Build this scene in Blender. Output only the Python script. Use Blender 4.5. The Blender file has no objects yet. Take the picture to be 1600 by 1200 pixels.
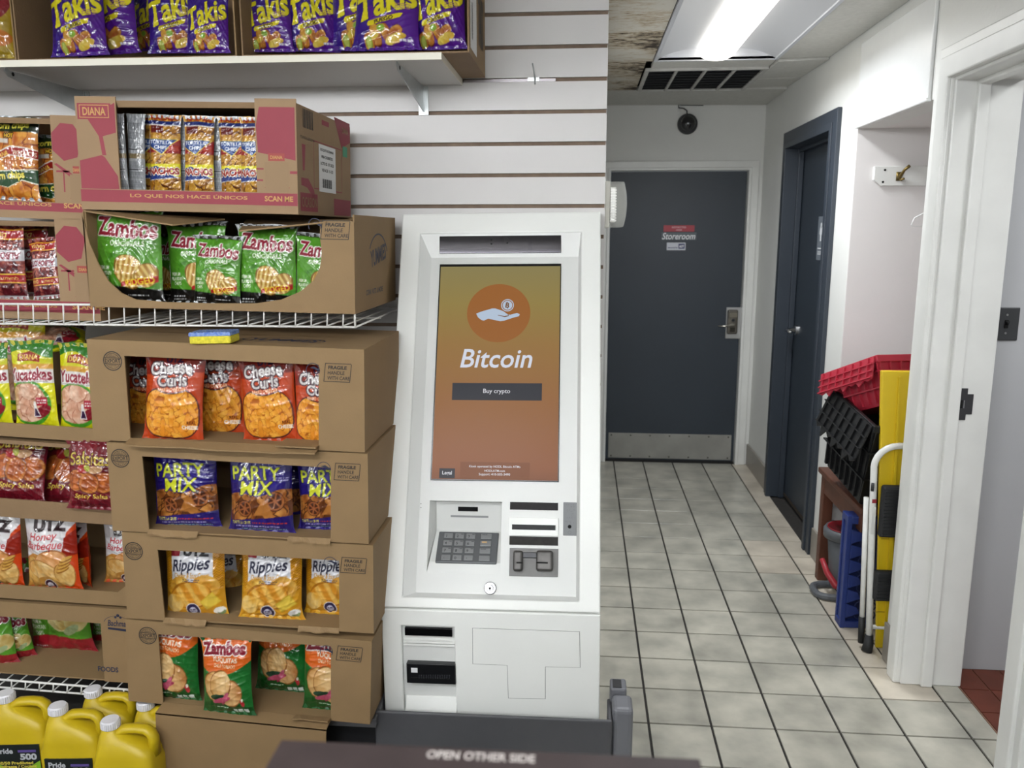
import bpy, bmesh, math, random
import numpy as np
from mathutils import Matrix, Vector

random.seed(7)
scene = bpy.context.scene
COL = scene.collection

# ---------------------------------------------------------------- camera
FOC, PITCH, YAW, EYE = 1290.0, math.radians(10.37), math.radians(4.84), Vector((0, 0, 1.62))
cam_d = bpy.data.cameras.new('camera')
cam = bpy.data.objects.new('camera', cam_d)
COL.objects.link(cam)
cam.location = EYE
cam.rotation_euler = (math.pi / 2 - PITCH, 0, YAW)
cam_d.sensor_width = 36
cam_d.lens = FOC / 1600 * 36
cam_d.clip_start = 0.02
cam_d.dof.use_dof = True
cam_d.dof.focus_distance = 2.7
cam_d.dof.aperture_fstop = 4.0
scene.camera = cam

# ---------------------------------------------------------------- world, lights, exposure
world = bpy.data.worlds.new('world')
scene.world = world
world.use_nodes = True
world.node_tree.nodes['Background'].inputs[0].default_value = (0.9, 0.95, 1, 1)
world.node_tree.nodes['Background'].inputs[1].default_value = 0.15
scene.view_settings.view_transform = 'Standard'
scene.view_settings.look = 'None'
scene.view_settings.gamma = 1
scene.view_settings.exposure = 0.75
scene.view_settings.use_curve_mapping = False

CEIL = 2.46
# hanging fluorescent strips of the shop, behind and beside the camera: x, y (each glows by its own lens, built further down)
LAMPS = [(-0.75, 0.15), (-0.75, -1.9), (-2.7, 0.2), (-2.7, -1.9), (0.6, -1.4), (-0.75, -4.2)]
STRIP_GLOW = 26.5
PASSAGE_LAMP_W = 15
ROOM_LAMP_W = 9


def area_lamp(x, y, z, sx, sy, watts, spread=170):
    d = bpy.data.lights.new('troffer_light', 'AREA')
    d.shape = 'RECTANGLE'
    d.size, d.size_y, d.energy = sx, sy, watts
    d.color = (0.92, 0.955, 1.0)
    d.spread = math.radians(spread)
    o = bpy.data.objects.new('troffer_light', d)
    COL.objects.link(o)
    o.location = (x, y, z)
    return o


area_lamp(0.64, 3.76, CEIL - 0.012, 0.16, 1.1, PASSAGE_LAMP_W, 158)
area_lamp(1.95, 2.0, CEIL - 0.03, 0.3, 0.6, ROOM_LAMP_W)

# ---------------------------------------------------------------- helpers
CAMR = Matrix.Rotation(YAW, 3, 'Z') @ Matrix.Rotation(math.pi / 2 - PITCH, 3, 'X')


def ray(px, py):
    return CAMR @ Vector(((px - 800) / FOC, (600 - py) / FOC, -1))


class Fr:
    """A local frame; hit() gives the local point where a line of sight meets a local plane."""

    def __init__(self, M=None):
        self.M = M or Matrix()
        self.I = self.M.inverted()

    def hit(self, px, py, ax=1, val=0.0):
        o = self.I @ EYE
        d = self.I.to_3x3() @ ray(px, py)
        return o + d * ((val - o[ax]) / d[ax])


WORLD = Fr()


def at(px, py, D):
    return WORLD.hit(px, py, 1, D)


def onx(px, py, X):
    return WORLD.hit(px, py, 0, X)


def onz(px, py, Z):
    return WORLD.hit(px, py, 2, Z)


def lin(h):
    if isinstance(h, str):
        h = [int(h[i:i + 2], 16) / 255 for i in (0, 2, 4)]
    return tuple(c / 12.92 if c <= 0.04045 else ((c + 0.055) / 1.055) ** 2.4 for c in h)


_M = {}


def mat(name, col='808080', rough=0.5, metal=0.0, var=None, bump=None, emit=0, coat=0, alpha=1, trans=0, rnd=0, spec=0.5, col2=None, world=False):
    """var=(scale, amount) mottling, bump=(scale, strength), rnd = brightness spread between objects."""
    if name in _M:
        return _M[name]
    m = bpy.data.materials.new(name)
    _M[name] = m
    m.use_nodes = True
    nt = m.node_tree
    b = nt.nodes['Principled BSDF']
    c = lin(col)
    b.inputs['Base Color'].default_value = (*c, 1)
    b.inputs['Roughness'].default_value = rough
    b.inputs['Metallic'].default_value = metal
    b.inputs['Specular IOR Level'].default_value = spec
    b.inputs['Coat Weight'].default_value = coat
    b.inputs['Alpha'].default_value = alpha
    b.inputs['Transmission Weight'].default_value = trans
    tc = nt.nodes.new('ShaderNodeTexCoord')
    out = None
    if var:
        n = nt.nodes.new('ShaderNodeTexNoise')
        n.inputs['Scale'].default_value = var[0]
        n.inputs['Detail'].default_value = 5
        nt.links.new(nt.nodes.new('ShaderNodeNewGeometry').outputs['Position'] if world else tc.outputs['Object'], n.inputs['Vector'])
        r = nt.nodes.new('ShaderNodeValToRGB')
        r.color_ramp.elements[0].position = 0.3
        r.color_ramp.elements[1].position = 0.7
        k = 1 - var[1]
        a0 = lin(col2) if col2 else tuple(x * k for x in c)
        r.color_ramp.elements[0].color = (*a0, 1)
        r.color_ramp.elements[1].color = (*(tuple(min(1, x * (1 + var[1] * .3)) for x in c)), 1)
        nt.links.new(n.outputs['Fac'], r.inputs['Fac'])
        out = r.outputs['Color']
    if rnd:
        oi = nt.nodes.new('ShaderNodeObjectInfo')
        mr = nt.nodes.new('ShaderNodeMapRange')
        mr.inputs['To Min'].default_value = 1 - rnd
        mr.inputs['To Max'].default_value = 1 + rnd
        nt.links.new(oi.outputs['Random'], mr.inputs['Value'])
        mx = nt.nodes.new('ShaderNodeMix')
        mx.data_type = 'RGBA'
        mx.blend_type = 'MULTIPLY'
        mx.inputs['Factor'].default_value = 1
        if out:
            nt.links.new(out, mx.inputs[6])
        else:
            mx.inputs[6].default_value = (*c, 1)
        nt.links.new(mr.outputs['Result'], mx.inputs[7])
        out = mx.outputs[2]
    if out:
        nt.links.new(out, b.inputs['Base Color'])
    if bump:
        n = nt.nodes.new('ShaderNodeTexNoise')
        n.inputs['Scale'].default_value = bump[0]
        n.inputs['Detail'].default_value = 3
        nt.links.new(tc.outputs['Object'], n.inputs['Vector'])
        bp = nt.nodes.new('ShaderNodeBump')
        bp.inputs['Strength'].default_value = bump[1]
        bp.inputs['Distance'].default_value = 0.003
        nt.links.new(n.outputs['Fac'], bp.inputs['Height'])
        nt.links.new(bp.outputs['Normal'], b.inputs['Normal'])
    if emit:
        b.inputs['Emission Color'].default_value = (*c, 1)
        b.inputs['Emission Strength'].default_value = emit
    return m


class MB:
    def __init__(self):
        self.v, self.f = [], []

    def add(self, vs, fs):
        n = len(self.v)
        self.v += [tuple(p) for p in vs]
        self.f += [tuple(i + n for i in f) for f in fs]
        return self

    def box(self, a, b):
        x0, y0, z0 = a
        x1, y1, z1 = b
        return self.add([(x0, y0, z0), (x1, y0, z0), (x1, y1, z0), (x0, y1, z0), (x0, y0, z1), (x1, y0, z1), (x1, y1, z1), (x0, y1, z1)],
                        [(0, 3, 2, 1), (4, 5, 6, 7), (0, 1, 5, 4), (1, 2, 6, 5), (2, 3, 7, 6), (3, 0, 4, 7)])

    def hexa(self, p):
        """eight corners: bottom loop of four, then top loop of four"""
        return self.add(p, [(0, 3, 2, 1), (4, 5, 6, 7), (0, 1, 5, 4), (1, 2, 6, 5), (2, 3, 7, 6), (3, 0, 4, 7)])

    def quad(self, *p):
        return self.add(p, [tuple(range(len(p)))])

    def cyl(self, p, q, r, r2=None, n=16, cap=True):
        p, q = Vector(p), Vector(q)
        r2 = r if r2 is None else r2
        d = (q - p).normalized()
        a = d.orthogonal().normalized()
        b = d.cross(a)
        vs = []
        for (c, rr) in ((p, r), (q, r2)):
            for i in range(n):
                t = 2 * math.pi * i / n
                vs.append(c + (a * math.cos(t) + b * math.sin(t)) * rr)
        fs = [(i, (i + 1) % n, n + (i + 1) % n, n + i) for i in range(n)]
        if cap:
            fs += [tuple(range(n))[::-1], tuple(range(n, 2 * n))]
        return self.add(vs, fs)

    def tube(self, pts, r, n=8, closed=False):
        pts = [Vector(p) for p in pts]
        m = len(pts)
        vs, fs = [], []
        a = None
        for i, p in enumerate(pts):
            if closed:
                d = pts[(i + 1) % m] - pts[i - 1]
            else:
                d = pts[min(i + 1, m - 1)] - pts[max(i - 1, 0)]
            d.normalize()
            a = d.orthogonal().normalized() if a is None else (a - d * a.dot(d)).normalized()
            b = d.cross(a)
            rr = r[i] if isinstance(r, (list, tuple)) else r
            for k in range(n):
                t = 2 * math.pi * k / n
                vs.append(p + (a * math.cos(t) + b * math.sin(t)) * rr)
        for i in range(m if closed else m - 1):
            j = (i + 1) % m
            for k in range(n):
                fs.append((i * n + k, i * n + (k + 1) % n, j * n + (k + 1) % n, j * n + k))
        if not closed:
            fs += [tuple(range(n))[::-1], tuple(range((m - 1) * n, m * n))]
        return self.add(vs, fs)

    def lathe(self, prof, n=24, c=(0, 0, 0)):
        """profile of (radius, z) about a vertical axis"""
        vs, fs = [], []
        for (r, z) in prof:
            for k in range(n):
                t = 2 * math.pi * k / n
                vs.append((c[0] + r * math.cos(t), c[1] + r * math.sin(t), c[2] + z))
        for i in range(len(prof) - 1):
            for k in range(n):
                fs.append((i * n + k, i * n + (k + 1) % n, (i + 1) * n + (k + 1) % n, (i + 1) * n + k))
        fs += [tuple(range(n))[::-1], tuple(range((len(prof) - 1) * n, len(prof) * n))]
        return self.add(vs, fs)

    def prism(self, poly, d0, d1, ax='xz'):
        def mk(a, b, d):
            return {'xz': (a, d, b), 'xy': (a, b, d), 'yz': (d, a, b)}[ax]
        n = len(poly)
        vs = [mk(a, b, d0) for a, b in poly] + [mk(a, b, d1) for a, b in poly]
        fs = [tuple(range(n)), tuple(range(n, 2 * n))[::-1]] + [(i, n + i, n + (i + 1) % n, (i + 1) % n) for i in range(n)]
        return self.add(vs, fs)

    def plate(self, xs, ys, holes, d0, d1, ax='xz'):
        """rectangle with rectangular holes (x0, y0, x1, y1), from depth d0 to d1"""
        xs = sorted(set([*xs] + [h[i] for h in holes for i in (0, 2)]))
        ys = sorted(set([*ys] + [h[i] for h in holes for i in (1, 3)]))
        nx, ny = len(xs) - 1, len(ys) - 1

        def solid(i, j):
            if not (0 <= i < nx and 0 <= j < ny):
                return False
            cx, cy = (xs[i] + xs[i + 1]) / 2, (ys[j] + ys[j + 1]) / 2
            return not any(h[0] < cx < h[2] and h[1] < cy < h[3] for h in holes)

        def mk(a, b, d):
            return {'xz': (a, d, b), 'xy': (a, b, d), 'yz': (d, a, b)}[ax]
        idx = {}
        vs, fs = [], []

        def V(i, j, k):
            if (i, j, k) not in idx:
                idx[(i, j, k)] = len(vs)
                vs.append(mk(xs[i], ys[j], d1 if k else d0))
            return idx[(i, j, k)]
        for i in range(nx):
            for j in range(ny):
                if not solid(i, j):
                    continue
                fs.append((V(i, j, 0), V(i + 1, j, 0), V(i + 1, j + 1, 0), V(i, j + 1, 0)))
                fs.append((V(i, j, 1), V(i, j + 1, 1), V(i + 1, j + 1, 1), V(i + 1, j, 1)))
                for (di, dj, a, b) in ((-1, 0, (i, j), (i, j + 1)), (1, 0, (i + 1, j), (i + 1, j + 1)), (0, -1, (i, j), (i + 1, j)), (0, 1, (i, j + 1), (i + 1, j + 1))):
                    if not solid(i + di, j + dj):
                        fs.append((V(*a, 0), V(*b, 0), V(*b, 1), V(*a, 1)))
        return self.add(vs, fs)

    def xf(self, M):
        self.v = [tuple(M @ Vector(p)) for p in self.v]
        return self

    def mesh(self, name, m=None, smooth=False):
        me = bpy.data.meshes.new(name)
        me.from_pydata(self.v, [], self.f)
        bm = bmesh.new()
        bm.from_mesh(me)
        bmesh.ops.recalc_face_normals(bm, faces=bm.faces)
        bm.to_mesh(me)
        bm.free()
        if m:
            me.materials.append(m)
        if smooth:
            me.shade_smooth()
        return me

    def build(self, name, m, parent=None, smooth=False, bev=0, seg=2, **tags):
        return link(name, self.mesh(name, m, smooth), parent, bev, seg, **tags)


def link(name, data, parent=None, bev=0, seg=2, **tags):
    o = bpy.data.objects.new(name, data)
    COL.objects.link(o)
    if parent:
        o.parent = parent
    if bev:
        b = o.modifiers.new('bevel', 'BEVEL')
        b.width, b.segments, b.limit_method = bev, seg, 'ANGLE'
        b.angle_limit = math.radians(40)
        b.harden_normals = False
    for k, v in tags.items():
        o[k] = v
    return o


def tag(o, label=None, cat=None, group=None, kind=None):
    for k, v in (('label', label), ('category', cat), ('group', group), ('kind', kind)):
        if v:
            o[k] = v
    return o


def thing(name, label, cat, loc=(0, 0, 0), group=None, M=None):
    o = bpy.data.objects.new(name, None)
    COL.objects.link(o)
    o.empty_display_size = 0.05
    if M is not None:
        o.matrix_world = M
    else:
        o.location = loc
    return tag(o, label, cat, group)


# ---- lettering
_T = {}


def text_tris(s, bold=0.0):
    """triangles of a word of size 1, centred"""
    if (s, bold) in _T:
        return _T[(s, bold)]
    cu = bpy.data.curves.new('lettering', 'FONT')
    cu.body = s
    cu.size = 1
    cu.align_x, cu.align_y = 'CENTER', 'CENTER'
    cu.resolution_u = 3
    cu.offset = bold
    ob = bpy.data.objects.new('lettering', cu)
    COL.objects.link(ob)
    bpy.context.view_layer.update()
    me = bpy.data.meshes.new_from_object(ob)
    me.calc_loop_triangles()
    vs = np.zeros(len(me.vertices) * 3)
    me.vertices.foreach_get('co', vs)
    vs = vs.reshape(-1, 3)[:, :2]
    tr = np.zeros(len(me.loop_triangles) * 3, dtype=np.int32)
    me.loop_triangles.foreach_get('vertices', tr)
    tr = tr.reshape(-1, 3)
    bpy.data.objects.remove(ob)
    bpy.data.curves.remove(cu)
    bpy.data.meshes.remove(me)
    if len(vs):
        vs = vs - (vs.max(0) + vs.min(0)) / 2
    _T[(s, bold)] = (vs, tr)
    return vs, tr


def text2d(s, w=None, h=None, bold=0.0, shear=0.0, rot=0.0, c=(0, 0)):
    """placed lettering: scaled to width w and/or height h, sheared, turned, centred at c"""
    vs, tr = text_tris(s, bold)
    ex = vs.max(0) - vs.min(0)
    sx = w / ex[0] if w else None
    sy = h / ex[1] if h else None
    sx = sx or sy
    sy = sy or sx
    p = vs * [sx, sy]
    p = np.stack([p[:, 0] + shear * p[:, 1], p[:, 1]], 1)
    cr, sr = math.cos(rot), math.sin(rot)
    p = np.stack([p[:, 0] * cr - p[:, 1] * sr, p[:, 0] * sr + p[:, 1] * cr], 1)
    return p + np.array(c), tr


class Ink:
    """flat print laid on a face: 2D shapes carried onto a plane by place(a, b, lift)"""

    def __init__(self, place):
        self.place, self.mb = place, MB()

    def text(self, s, c, w=None, h=None, bold=0.0, shear=0.0, rot=0.0, lift=1):
        p, tr = text2d(s, w, h, bold, shear, rot, c)
        self.mb.add([self.place(a, b, lift) for a, b in p], [tuple(t) for t in tr])
        return self

    def poly(self, pts, lift=1):
        self.mb.add([self.place(a, b, lift) for a, b in pts], [tuple(range(len(pts)))])
        return self

    def rect(self, x0, z0, x1, z1, lift=1):
        return self.poly([(x0, z0), (x1, z0), (x1, z1), (x0, z1)], lift)

    def ring(self, c, r, t, n=28, lift=1, a0=0, a1=2 * math.pi, ry=None):
        k = (ry or r) / r
        vs, fs = [], []
        for i in range(n + 1):
            a = a0 + (a1 - a0) * i / n
            for rr in (r, r - t):
                vs.append(self.place(c[0] + rr * math.cos(a), c[1] + rr * k * math.sin(a), lift))
        for i in range(n):
            fs.append((2 * i, 2 * i + 1, 2 * i + 3, 2 * i + 2))
        self.mb.add(vs, fs)
        return self

    def disc(self, c, r, n=28, lift=1, ry=None):
        return self.poly([(c[0] + r * math.cos(2 * math.pi * i / n), c[1] + (ry or r) * math.sin(2 * math.pi * i / n)) for i in range(n)], lift)

    def frame(self, x0, z0, x1, z1, t, lift=1):
        self.rect(x0, z0, x1, z0 + t, lift).rect(x0, z1 - t, x1, z1, lift)
        return self.rect(x0, z0 + t, x0 + t, z1 - t, lift).rect(x1 - t, z0 + t, x1, z1 - t, lift)

    def build(self, name, m, parent):
        me = bpy.data.meshes.new(name)
        me.from_pydata(self.mb.v, [], self.mb.f)
        me.materials.append(m)
        return link(name, me, parent)

# ================================================================ the setting
XL, XR, YB, YW = 0.072, 1.19, 5.80, 2.85     # passage walls, back wall, slat wall
WALLP = mat('wall_paint', 'dcdcd8', 0.42, var=(3, .05), bump=(60, .12))
GREYP = mat('grey_wall_paint', 'b9babc', 0.5, var=(3, .05), bump=(60, .1))
TRIMP = mat('trim_gloss_paint', 'dededa', 0.3, var=(7, .06), bump=(25, .15))
GROUT = mat('grout', '2f2c29', 0.9, var=(40, .2))
SLATE = mat('slate_door_paint', '2d353e', 0.45, var=(2.5, .1), bump=(90, .08))
SLATEF = mat('slate_frame_paint', '2f363f', 0.45, var=(5, .1), bump=(60, .1))
TILE = mat('floor_tile_glaze', 'b6b2a5', 0.28, var=(6.5, .22), rnd=.06, col2='8f8d83', world=True)
TILEB = mat('beige_floor_tile_glaze', 'cbc2b2', 0.34, var=(5, .15), rnd=.04, col2='a79e90', world=True)
QUARRY = mat('quarry_tile', '6b3424', 0.55, var=(9, .3), rnd=.12, world=True)
COVE = mat('tile_baseboard', '8d877e', 0.35, var=(6, .15))


def struct(name, mb, m, parent=None, **k):
    o = mb.build(name, m, parent, **k)
    if not parent:
        o['kind'] = 'structure'
    return o


# floor: mortar bed with every tile of the passage laid on it
floor = struct('floor', MB().box((-4.2, -6.2, -0.1), (3.2, 6.0, -0.006)), GROUT)
tag(floor, 'passage and shop floor of square grey ceramic tiles with dark grout', None)
px_, py_ = 0.2087, 0.2176
x_lines = [0.244 + px_ * i for i in range(-2, 5)]
y_lines = [3.207 + py_ * j for j in range(-6, 12)]
g = 0.0041
tile_cache = {}


def floor_tile(x0, x1, y0, y1, m):
    key = (round(x1 - x0, 4), round(y1 - y0, 4), m.name)
    if key not in tile_cache:
        a, b = (x1 - x0) / 2 - g, (y1 - y0) / 2 - g
        c = 0.001
        vs = [(-a, -b, -.006), (a, -b, -.006), (a, b, -.006), (-a, b, -.006), (-a, -b, -c), (a, -b, -c), (a, b, -c), (-a, b, -c),
              (-a + c, -b + c, 0), (a - c, -b + c, 0), (a - c, b - c, 0), (-a + c, b - c, 0)]
        fs = [(0, 1, 5, 4), (1, 2, 6, 5), (2, 3, 7, 6), (3, 0, 4, 7), (4, 5, 9, 8), (5, 6, 10, 9), (6, 7, 11, 10), (7, 4, 8, 11), (8, 9, 10, 11)]
        tile_cache[key] = MB().add(vs, fs).mesh('tile', m)
    o = link('tile', tile_cache[key], floor)
    o.location = ((x0 + x1) / 2, (y0 + y1) / 2, 0)


xs = x_lines + [XR]
ys = y_lines[:-1] + [YB]
beige = {(6, j) for j in range(0, 18)} | {(5, 9), (5, 10)}
for i in range(len(xs) - 1):
    for j in range(len(ys) - 1):
        x1 = 1.2887 if i == 6 and 2.1 < ys[j] < 2.9 else xs[i + 1]
        floor_tile(xs[i], x1, ys[j], ys[j + 1], TILEB if (i, j) in beige and not (i == 6 and ys[j] < 2.7) else TILE)
# alcove and doorway strips
for j in range(len(ys) - 1):
    y0, y1 = max(ys[j], 3.07), min(ys[j + 1], 3.90)
    if y1 - y0 > .02:
        for k in range(2):
            floor_tile(XR + px_ * k, XR + px_ * (k + 1), y0, y1, TILEB)
    if 2.1 < ys[j] < 2.9:
        floor_tile(1.2887, 1.385, ys[j], ys[j + 1], TILE)
red = struct('floor_quarry', MB().box((1.385, 1.2, -.03), (2.6, 3.02, -.004)), mat('quarry_grout', '8a6a58', 0.9))
tag(red, 'back room floor of small red brown quarry tiles')
qm = None
for i in range(7):
    for j in range(9):
        w, d = .098, .148
        if qm is None:
            qm = MB().box((-w / 2 + .0025, -d / 2 + .0025, -.006), (w / 2 - .0025, d / 2 - .0025, 0)).mesh('tile', QUARRY)
        o = link('tile', qm, red)
        o.location = (1.388 + w * (i + .5), 3.01 - d * (j + .5), 0)

# walls
struct('wall_left', MB().box((-4.3, -6.3, 0), (-4.2, YW, CEIL + .13)), WALLP)
struct('wall_front', MB().box((-4.3, -6.3, 0), (3.3, -6.2, CEIL + .13)), WALLP)
struct('wall_passage', MB().box((-.03, YW + .03, 0), (XL, YB, CEIL + .13)), WALLP)
back = struct('wall_end', MB().plate((-.03, XR + .1), (0, CEIL + .13), [(.178, 0, 1.10, 2.035)], YB, YB + .1), WALLP)
right = struct('wall_right', MB().plate((-6.3, YB + .1), (0, CEIL + .13), [(2.16, 0, 2.90, 2.13), (3.07, 0, 3.87, 2.07), (4.19, 0, 5.08, 2.12)], XR, XR + .11, 'yz'), WALLP)
struct('wall_room', MB().box((1.30, 3.01, 0), (2.6, 3.06, CEIL)).box((2.6, 1.0, 0), (2.65, 3.06, CEIL)).box((1.30, 1.0, 0), (2.65, 1.05, CEIL)), GREYP)
ALC = mat('alcove_paint', 'e0dcda', 0.5, var=(3, .05), bump=(50, .12))
struct('wall_alcove', MB().box((XR + .001, 3.866, 0), (1.85, 3.92, 2.2)).box((1.80, 3.06, 0), (1.85, 3.87, 2.2)).box((XR + .11, 3.06, 2.07), (1.80, 3.87, 2.12)), ALC)

# slat wall: brown board with one raised white slat after another
BOARD = mat('slatwall_board', '7d6a5a', 0.8, var=(30, .2))
SLATM = mat('slatwall_laminate', 'cfccca', 0.42, var=(4, .03), bump=(120, .03))
slatw = struct('wall_back', MB().box((-4.2, YW + .012, 0), (XL - .002, YW + .03, CEIL + .13)), BOARD)
tag(slatw, 'white slat wall with horizontal grooves behind the snack shelves')
sp, z0 = 0.1018, at(850, 322, YW).z
z0 -= sp * 16
sm = MB().box((-4.2, YW, .0065), (XL, YW + .012, sp - .0065)).mesh('slat', SLATM)
for k in range(-1, 25):
    o = link('slat', sm, slatw)
    o.location.z = z0 + sp * k

# ceiling: slab, then the panels that can be told apart
CT = mat('ceiling_panel_paint', 'cfcec8', 0.8, var=(45, .08), bump=(130, .5))
STAIN = mat('water_stained_ceiling_panel', 'cfcbc0', 0.85, bump=(130, .5))
nt = STAIN.node_tree
bs = nt.nodes['Principled BSDF']
tcn = nt.nodes['Texture Coordinate']
mp = nt.nodes.new('ShaderNodeMapping')
mp.inputs['Scale'].default_value = (20, 52, 1)
nz = nt.nodes.new('ShaderNodeTexNoise')
nz.inputs['Scale'].default_value = 1.0
nz.inputs['Detail'].default_value = 8
nz.inputs['Roughness'].default_value = .7
nz2 = nt.nodes.new('ShaderNodeTexNoise')
nz2.inputs['Scale'].default_value = 2.6
ml = nt.nodes.new('ShaderNodeMath')
ml.operation = 'MULTIPLY'
rp = nt.nodes.new('ShaderNodeValToRGB')
e = rp.color_ramp.elements
e[0].position, e[0].color = .21, (*lin('cdcac0'), 1)
e[1].position, e[1].color = .36, (*lin('33281e'), 1)
e2 = e.new(.28)
e2.color = (*lin('b9ab93'), 1)
nt.links.new(tcn.outputs['Object'], mp.inputs['Vector'])
nt.links.new(mp.outputs['Vector'], nz.inputs['Vector'])
nt.links.new(tcn.outputs['Object'], nz2.inputs['Vector'])
nt.links.new(nz.outputs['Fac'], ml.inputs[0])
nt.links.new(nz2.outputs['Fac'], ml.inputs[1])
nt.links.new(ml.outputs[0], rp.inputs['Fac'])
nt.links.new(rp.outputs['Color'], bs.inputs['Base Color'])
ceiling = struct('ceiling', MB().box((-4.3, -6.3, CEIL + .12), (3.3, 6.0, CEIL + .2)), mat('ceiling_void', '2c2a28', .9))
tag(ceiling, 'low suspended ceiling of worn off white panels, some water stained')


def cpanel(x0, x1, y0, y1, m, dz=(0, 0, 0, 0)):
    h = 0.004
    z = [CEIL + d for d in dz]
    c = [(x0 + h, y0 + h), (x1 - h, y0 + h), (x1 - h, y1 - h), (x0 + h, y1 - h)]
    MB().hexa([(*c[k], z[k]) for k in range(4)] + [(*c[k], z[k] + .02) for k in range(4)]).build('ceiling_panel', m, ceiling)


TL, TR_ = 0.335, 0.94
for (y0, y1, m) in ((2.55, 3.16, CT), (3.16, 3.77, STAIN), (3.77, 4.38, STAIN)):
    cpanel(XL, TL, y0, y1, m)
cpanel(XL, TL - .03, 4.38, 5.22, STAIN)
cpanel(XL, XR, 5.22, YB, CT, (0, -.004, -.012, 0))
cpanel(TL, TR_, 4.365, 4.565, CT)
cpanel(TR_, XR, 3.16, 4.36, CT, (0, .004, .004, 0))
cpanel(TR_, XR, 4.37, 4.90, CT, (-.012, -.004, .004, .0))
cpanel(TR_, XR, 4.90, 5.22, CT, (0, .0, .008, .004))
for i in range(7):
    for j in range(9):
        x0, y0 = -4.2 + .611 * i, -6.2 + 1.005 * j
        cpanel(x0, min(x0 + .611, XL), y0, y0 + 1.005, CT)
cpanel(XL, XR, -6.2, -1.9, CT)
cpanel(XL, XR, -1.9, 2.55, CT)
cpanel(XL, XR, 2.55, 3.16, CT)

# casings, jambs and baseboards
t1 = struct('trim_1', MB().plate((.115, 1.165), (0, 2.095), [(.178, 0, 1.10, 2.035)], YB - .018, YB)
            .plate((.162, 1.116), (0, 2.05), [(.182, 0, 1.096, 2.032)], YB - .03, YB + .06), TRIMP, bev=.004)
tag(t1, 'white painted casing around the dark storeroom door')
t2 = struct('trim_2', MB().plate((4.11, 5.16), (0, 2.195), [(4.19, 0, 5.08, 2.115)], XR - .022, XR, 'yz')
            .plate((4.17, 5.10), (0, 2.135), [(4.205, 0, 5.065, 2.10)], XR - .03, XR + .13, 'yz')
            .plate((4.19, 5.08), (0, 2.12), [(4.225, 0, 5.045, 2.08)], XR + .045, XR + .075, 'yz'), SLATEF, bev=.003)
tag(t2, 'slate grey steel frame of the restroom door')
t3 = struct('trim_3', MB().plate((2.07, 2.985), (0, 2.215), [(2.165, 0, 2.885, 2.11)], XR - .024, XR, 'yz')
            .plate((2.10, 2.95), (0, 2.18), [(2.165, 0, 2.885, 2.11)], XR - .036, XR - .02, 'yz')
            .plate((2.14, 2.92), (0, 2.15), [(2.175, 0, 2.875, 2.10)], XR - .012, XR + .20, 'yz')
            .plate((2.165, 2.89), (0, 2.11), [(2.19, 0, 2.86, 2.085)], XR + .055, XR + .095, 'yz'), TRIMP, bev=.005)
tag(t3, 'thick glossy white painted casing of the near doorway')
b1 = struct('baseboard_right', MB().box((XR - .012, 5.165, 0), (XR, YB, .15)).box((XR - .012, 2.99, 0), (XR, 3.07, .15))
            .box((XR - .012, 3.87, 0), (XR, 4.105, .15)).box((XR, 3.055, 0), (XR + .11, 3.07, .15)), COVE, bev=.003)
struct('baseboard_alcove', MB().box((XR + .002, 3.858, 0), (1.80, 3.87, .15)), COVE, bev=.003)
# strike plate in the near doorway jamb
c = (XR + .115, 2.876)
zs = onx(1500, 628, XR + .115).z
sp_o = MB().prism([(XR + .085, zs - .055), (XR + .085, zs + .055), (XR + .12, zs + .055), (XR + .12, zs + .035), (XR + .14, zs + .035), (XR + .14, zs - .035), (XR + .12, zs - .035), (XR + .12, zs - .055)], 2.8715, 2.8755)
strike = sp_o.build('strike_plate', mat('dark_bronze', '4a4a4c', .4, .6), bev=.001)
tag(strike, 'dark metal strike plate on the white jamb of the near doorway', 'strike plate')
MB().box((XR + .098, 2.8705, zs - .014), (XR + .106, 2.8722, zs + .014)).build('latch_hole', mat('void_black', '060606', .9), strike)
MB().box((XR + .109, 2.8705, zs - .014), (XR + .1125, 2.8722, zs + .014)).build('latch_lip', mat('bright_steel', 'c8c8c8', .25, 1), strike)
# access panel over the alcove
ap = MB().box((XR - .013, 3.09, 2.073), (XR, 3.855, 2.42)).box((XR - .02, 3.085, 2.066), (XR, 3.86, 2.078)).build('access_panel', mat('panel_gloss_paint', 'e2e3e2', .22, var=(3, .04), bump=(12, .2)), bev=.004)
tag(ap, 'glossy white access panel on the wall over the alcove', 'panel')

# ================================================================ doors and passage fittings
STEEL = mat('brushed_steel', 'b4b4b2', .32, 1, var=(20, .1))
CHROME = mat('chrome', 'd8d8d8', .12, 1)
BLACK = mat('black_plastic', '141416', .45)
VOID = mat('void_black', '060606', .9)
WHITE = mat('white_print', 'e8e8ea', .5)

# storeroom door
YD = YB + .028
d1 = struct('door_1', MB().box((.186, YD, .012), (1.092, YD + .045, 2.028)), SLATE, bev=.002)
tag(d1, 'dark slate storeroom door with a metal kick plate')
k0, k1 = at(953, 676, YD), at(1146, 718, YD)
kick = MB().box((.205, YD - .003, .02), (1.075, YD, k0.z)).build('kick_plate', mat('kick_plate_steel', 'a3a29c', .5, .55, var=(5, .2), bump=(9, .5)), d1, bev=.001)
for i in range(7):
    for zz in (.035, k0.z - .015):
        MB().cyl((.225 + i * .138, YD - .003, zz), (.225 + i * .138, YD - .006, zz), .006, n=8).build('screw', mat('screw_dark', '55544e', .5, .6), kick)
for zz in (.30, 1.03, 1.78):
    MB().cyl((.182, YD - .008, zz - .055), (.182, YD - .008, zz + .055), .009, n=10).build('hinge', SLATEF, d1)
lp0, lp1 = at(1135, 480, YD), at(1164, 529, YD)
zt, zb = lp0.z, lp1.z
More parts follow.
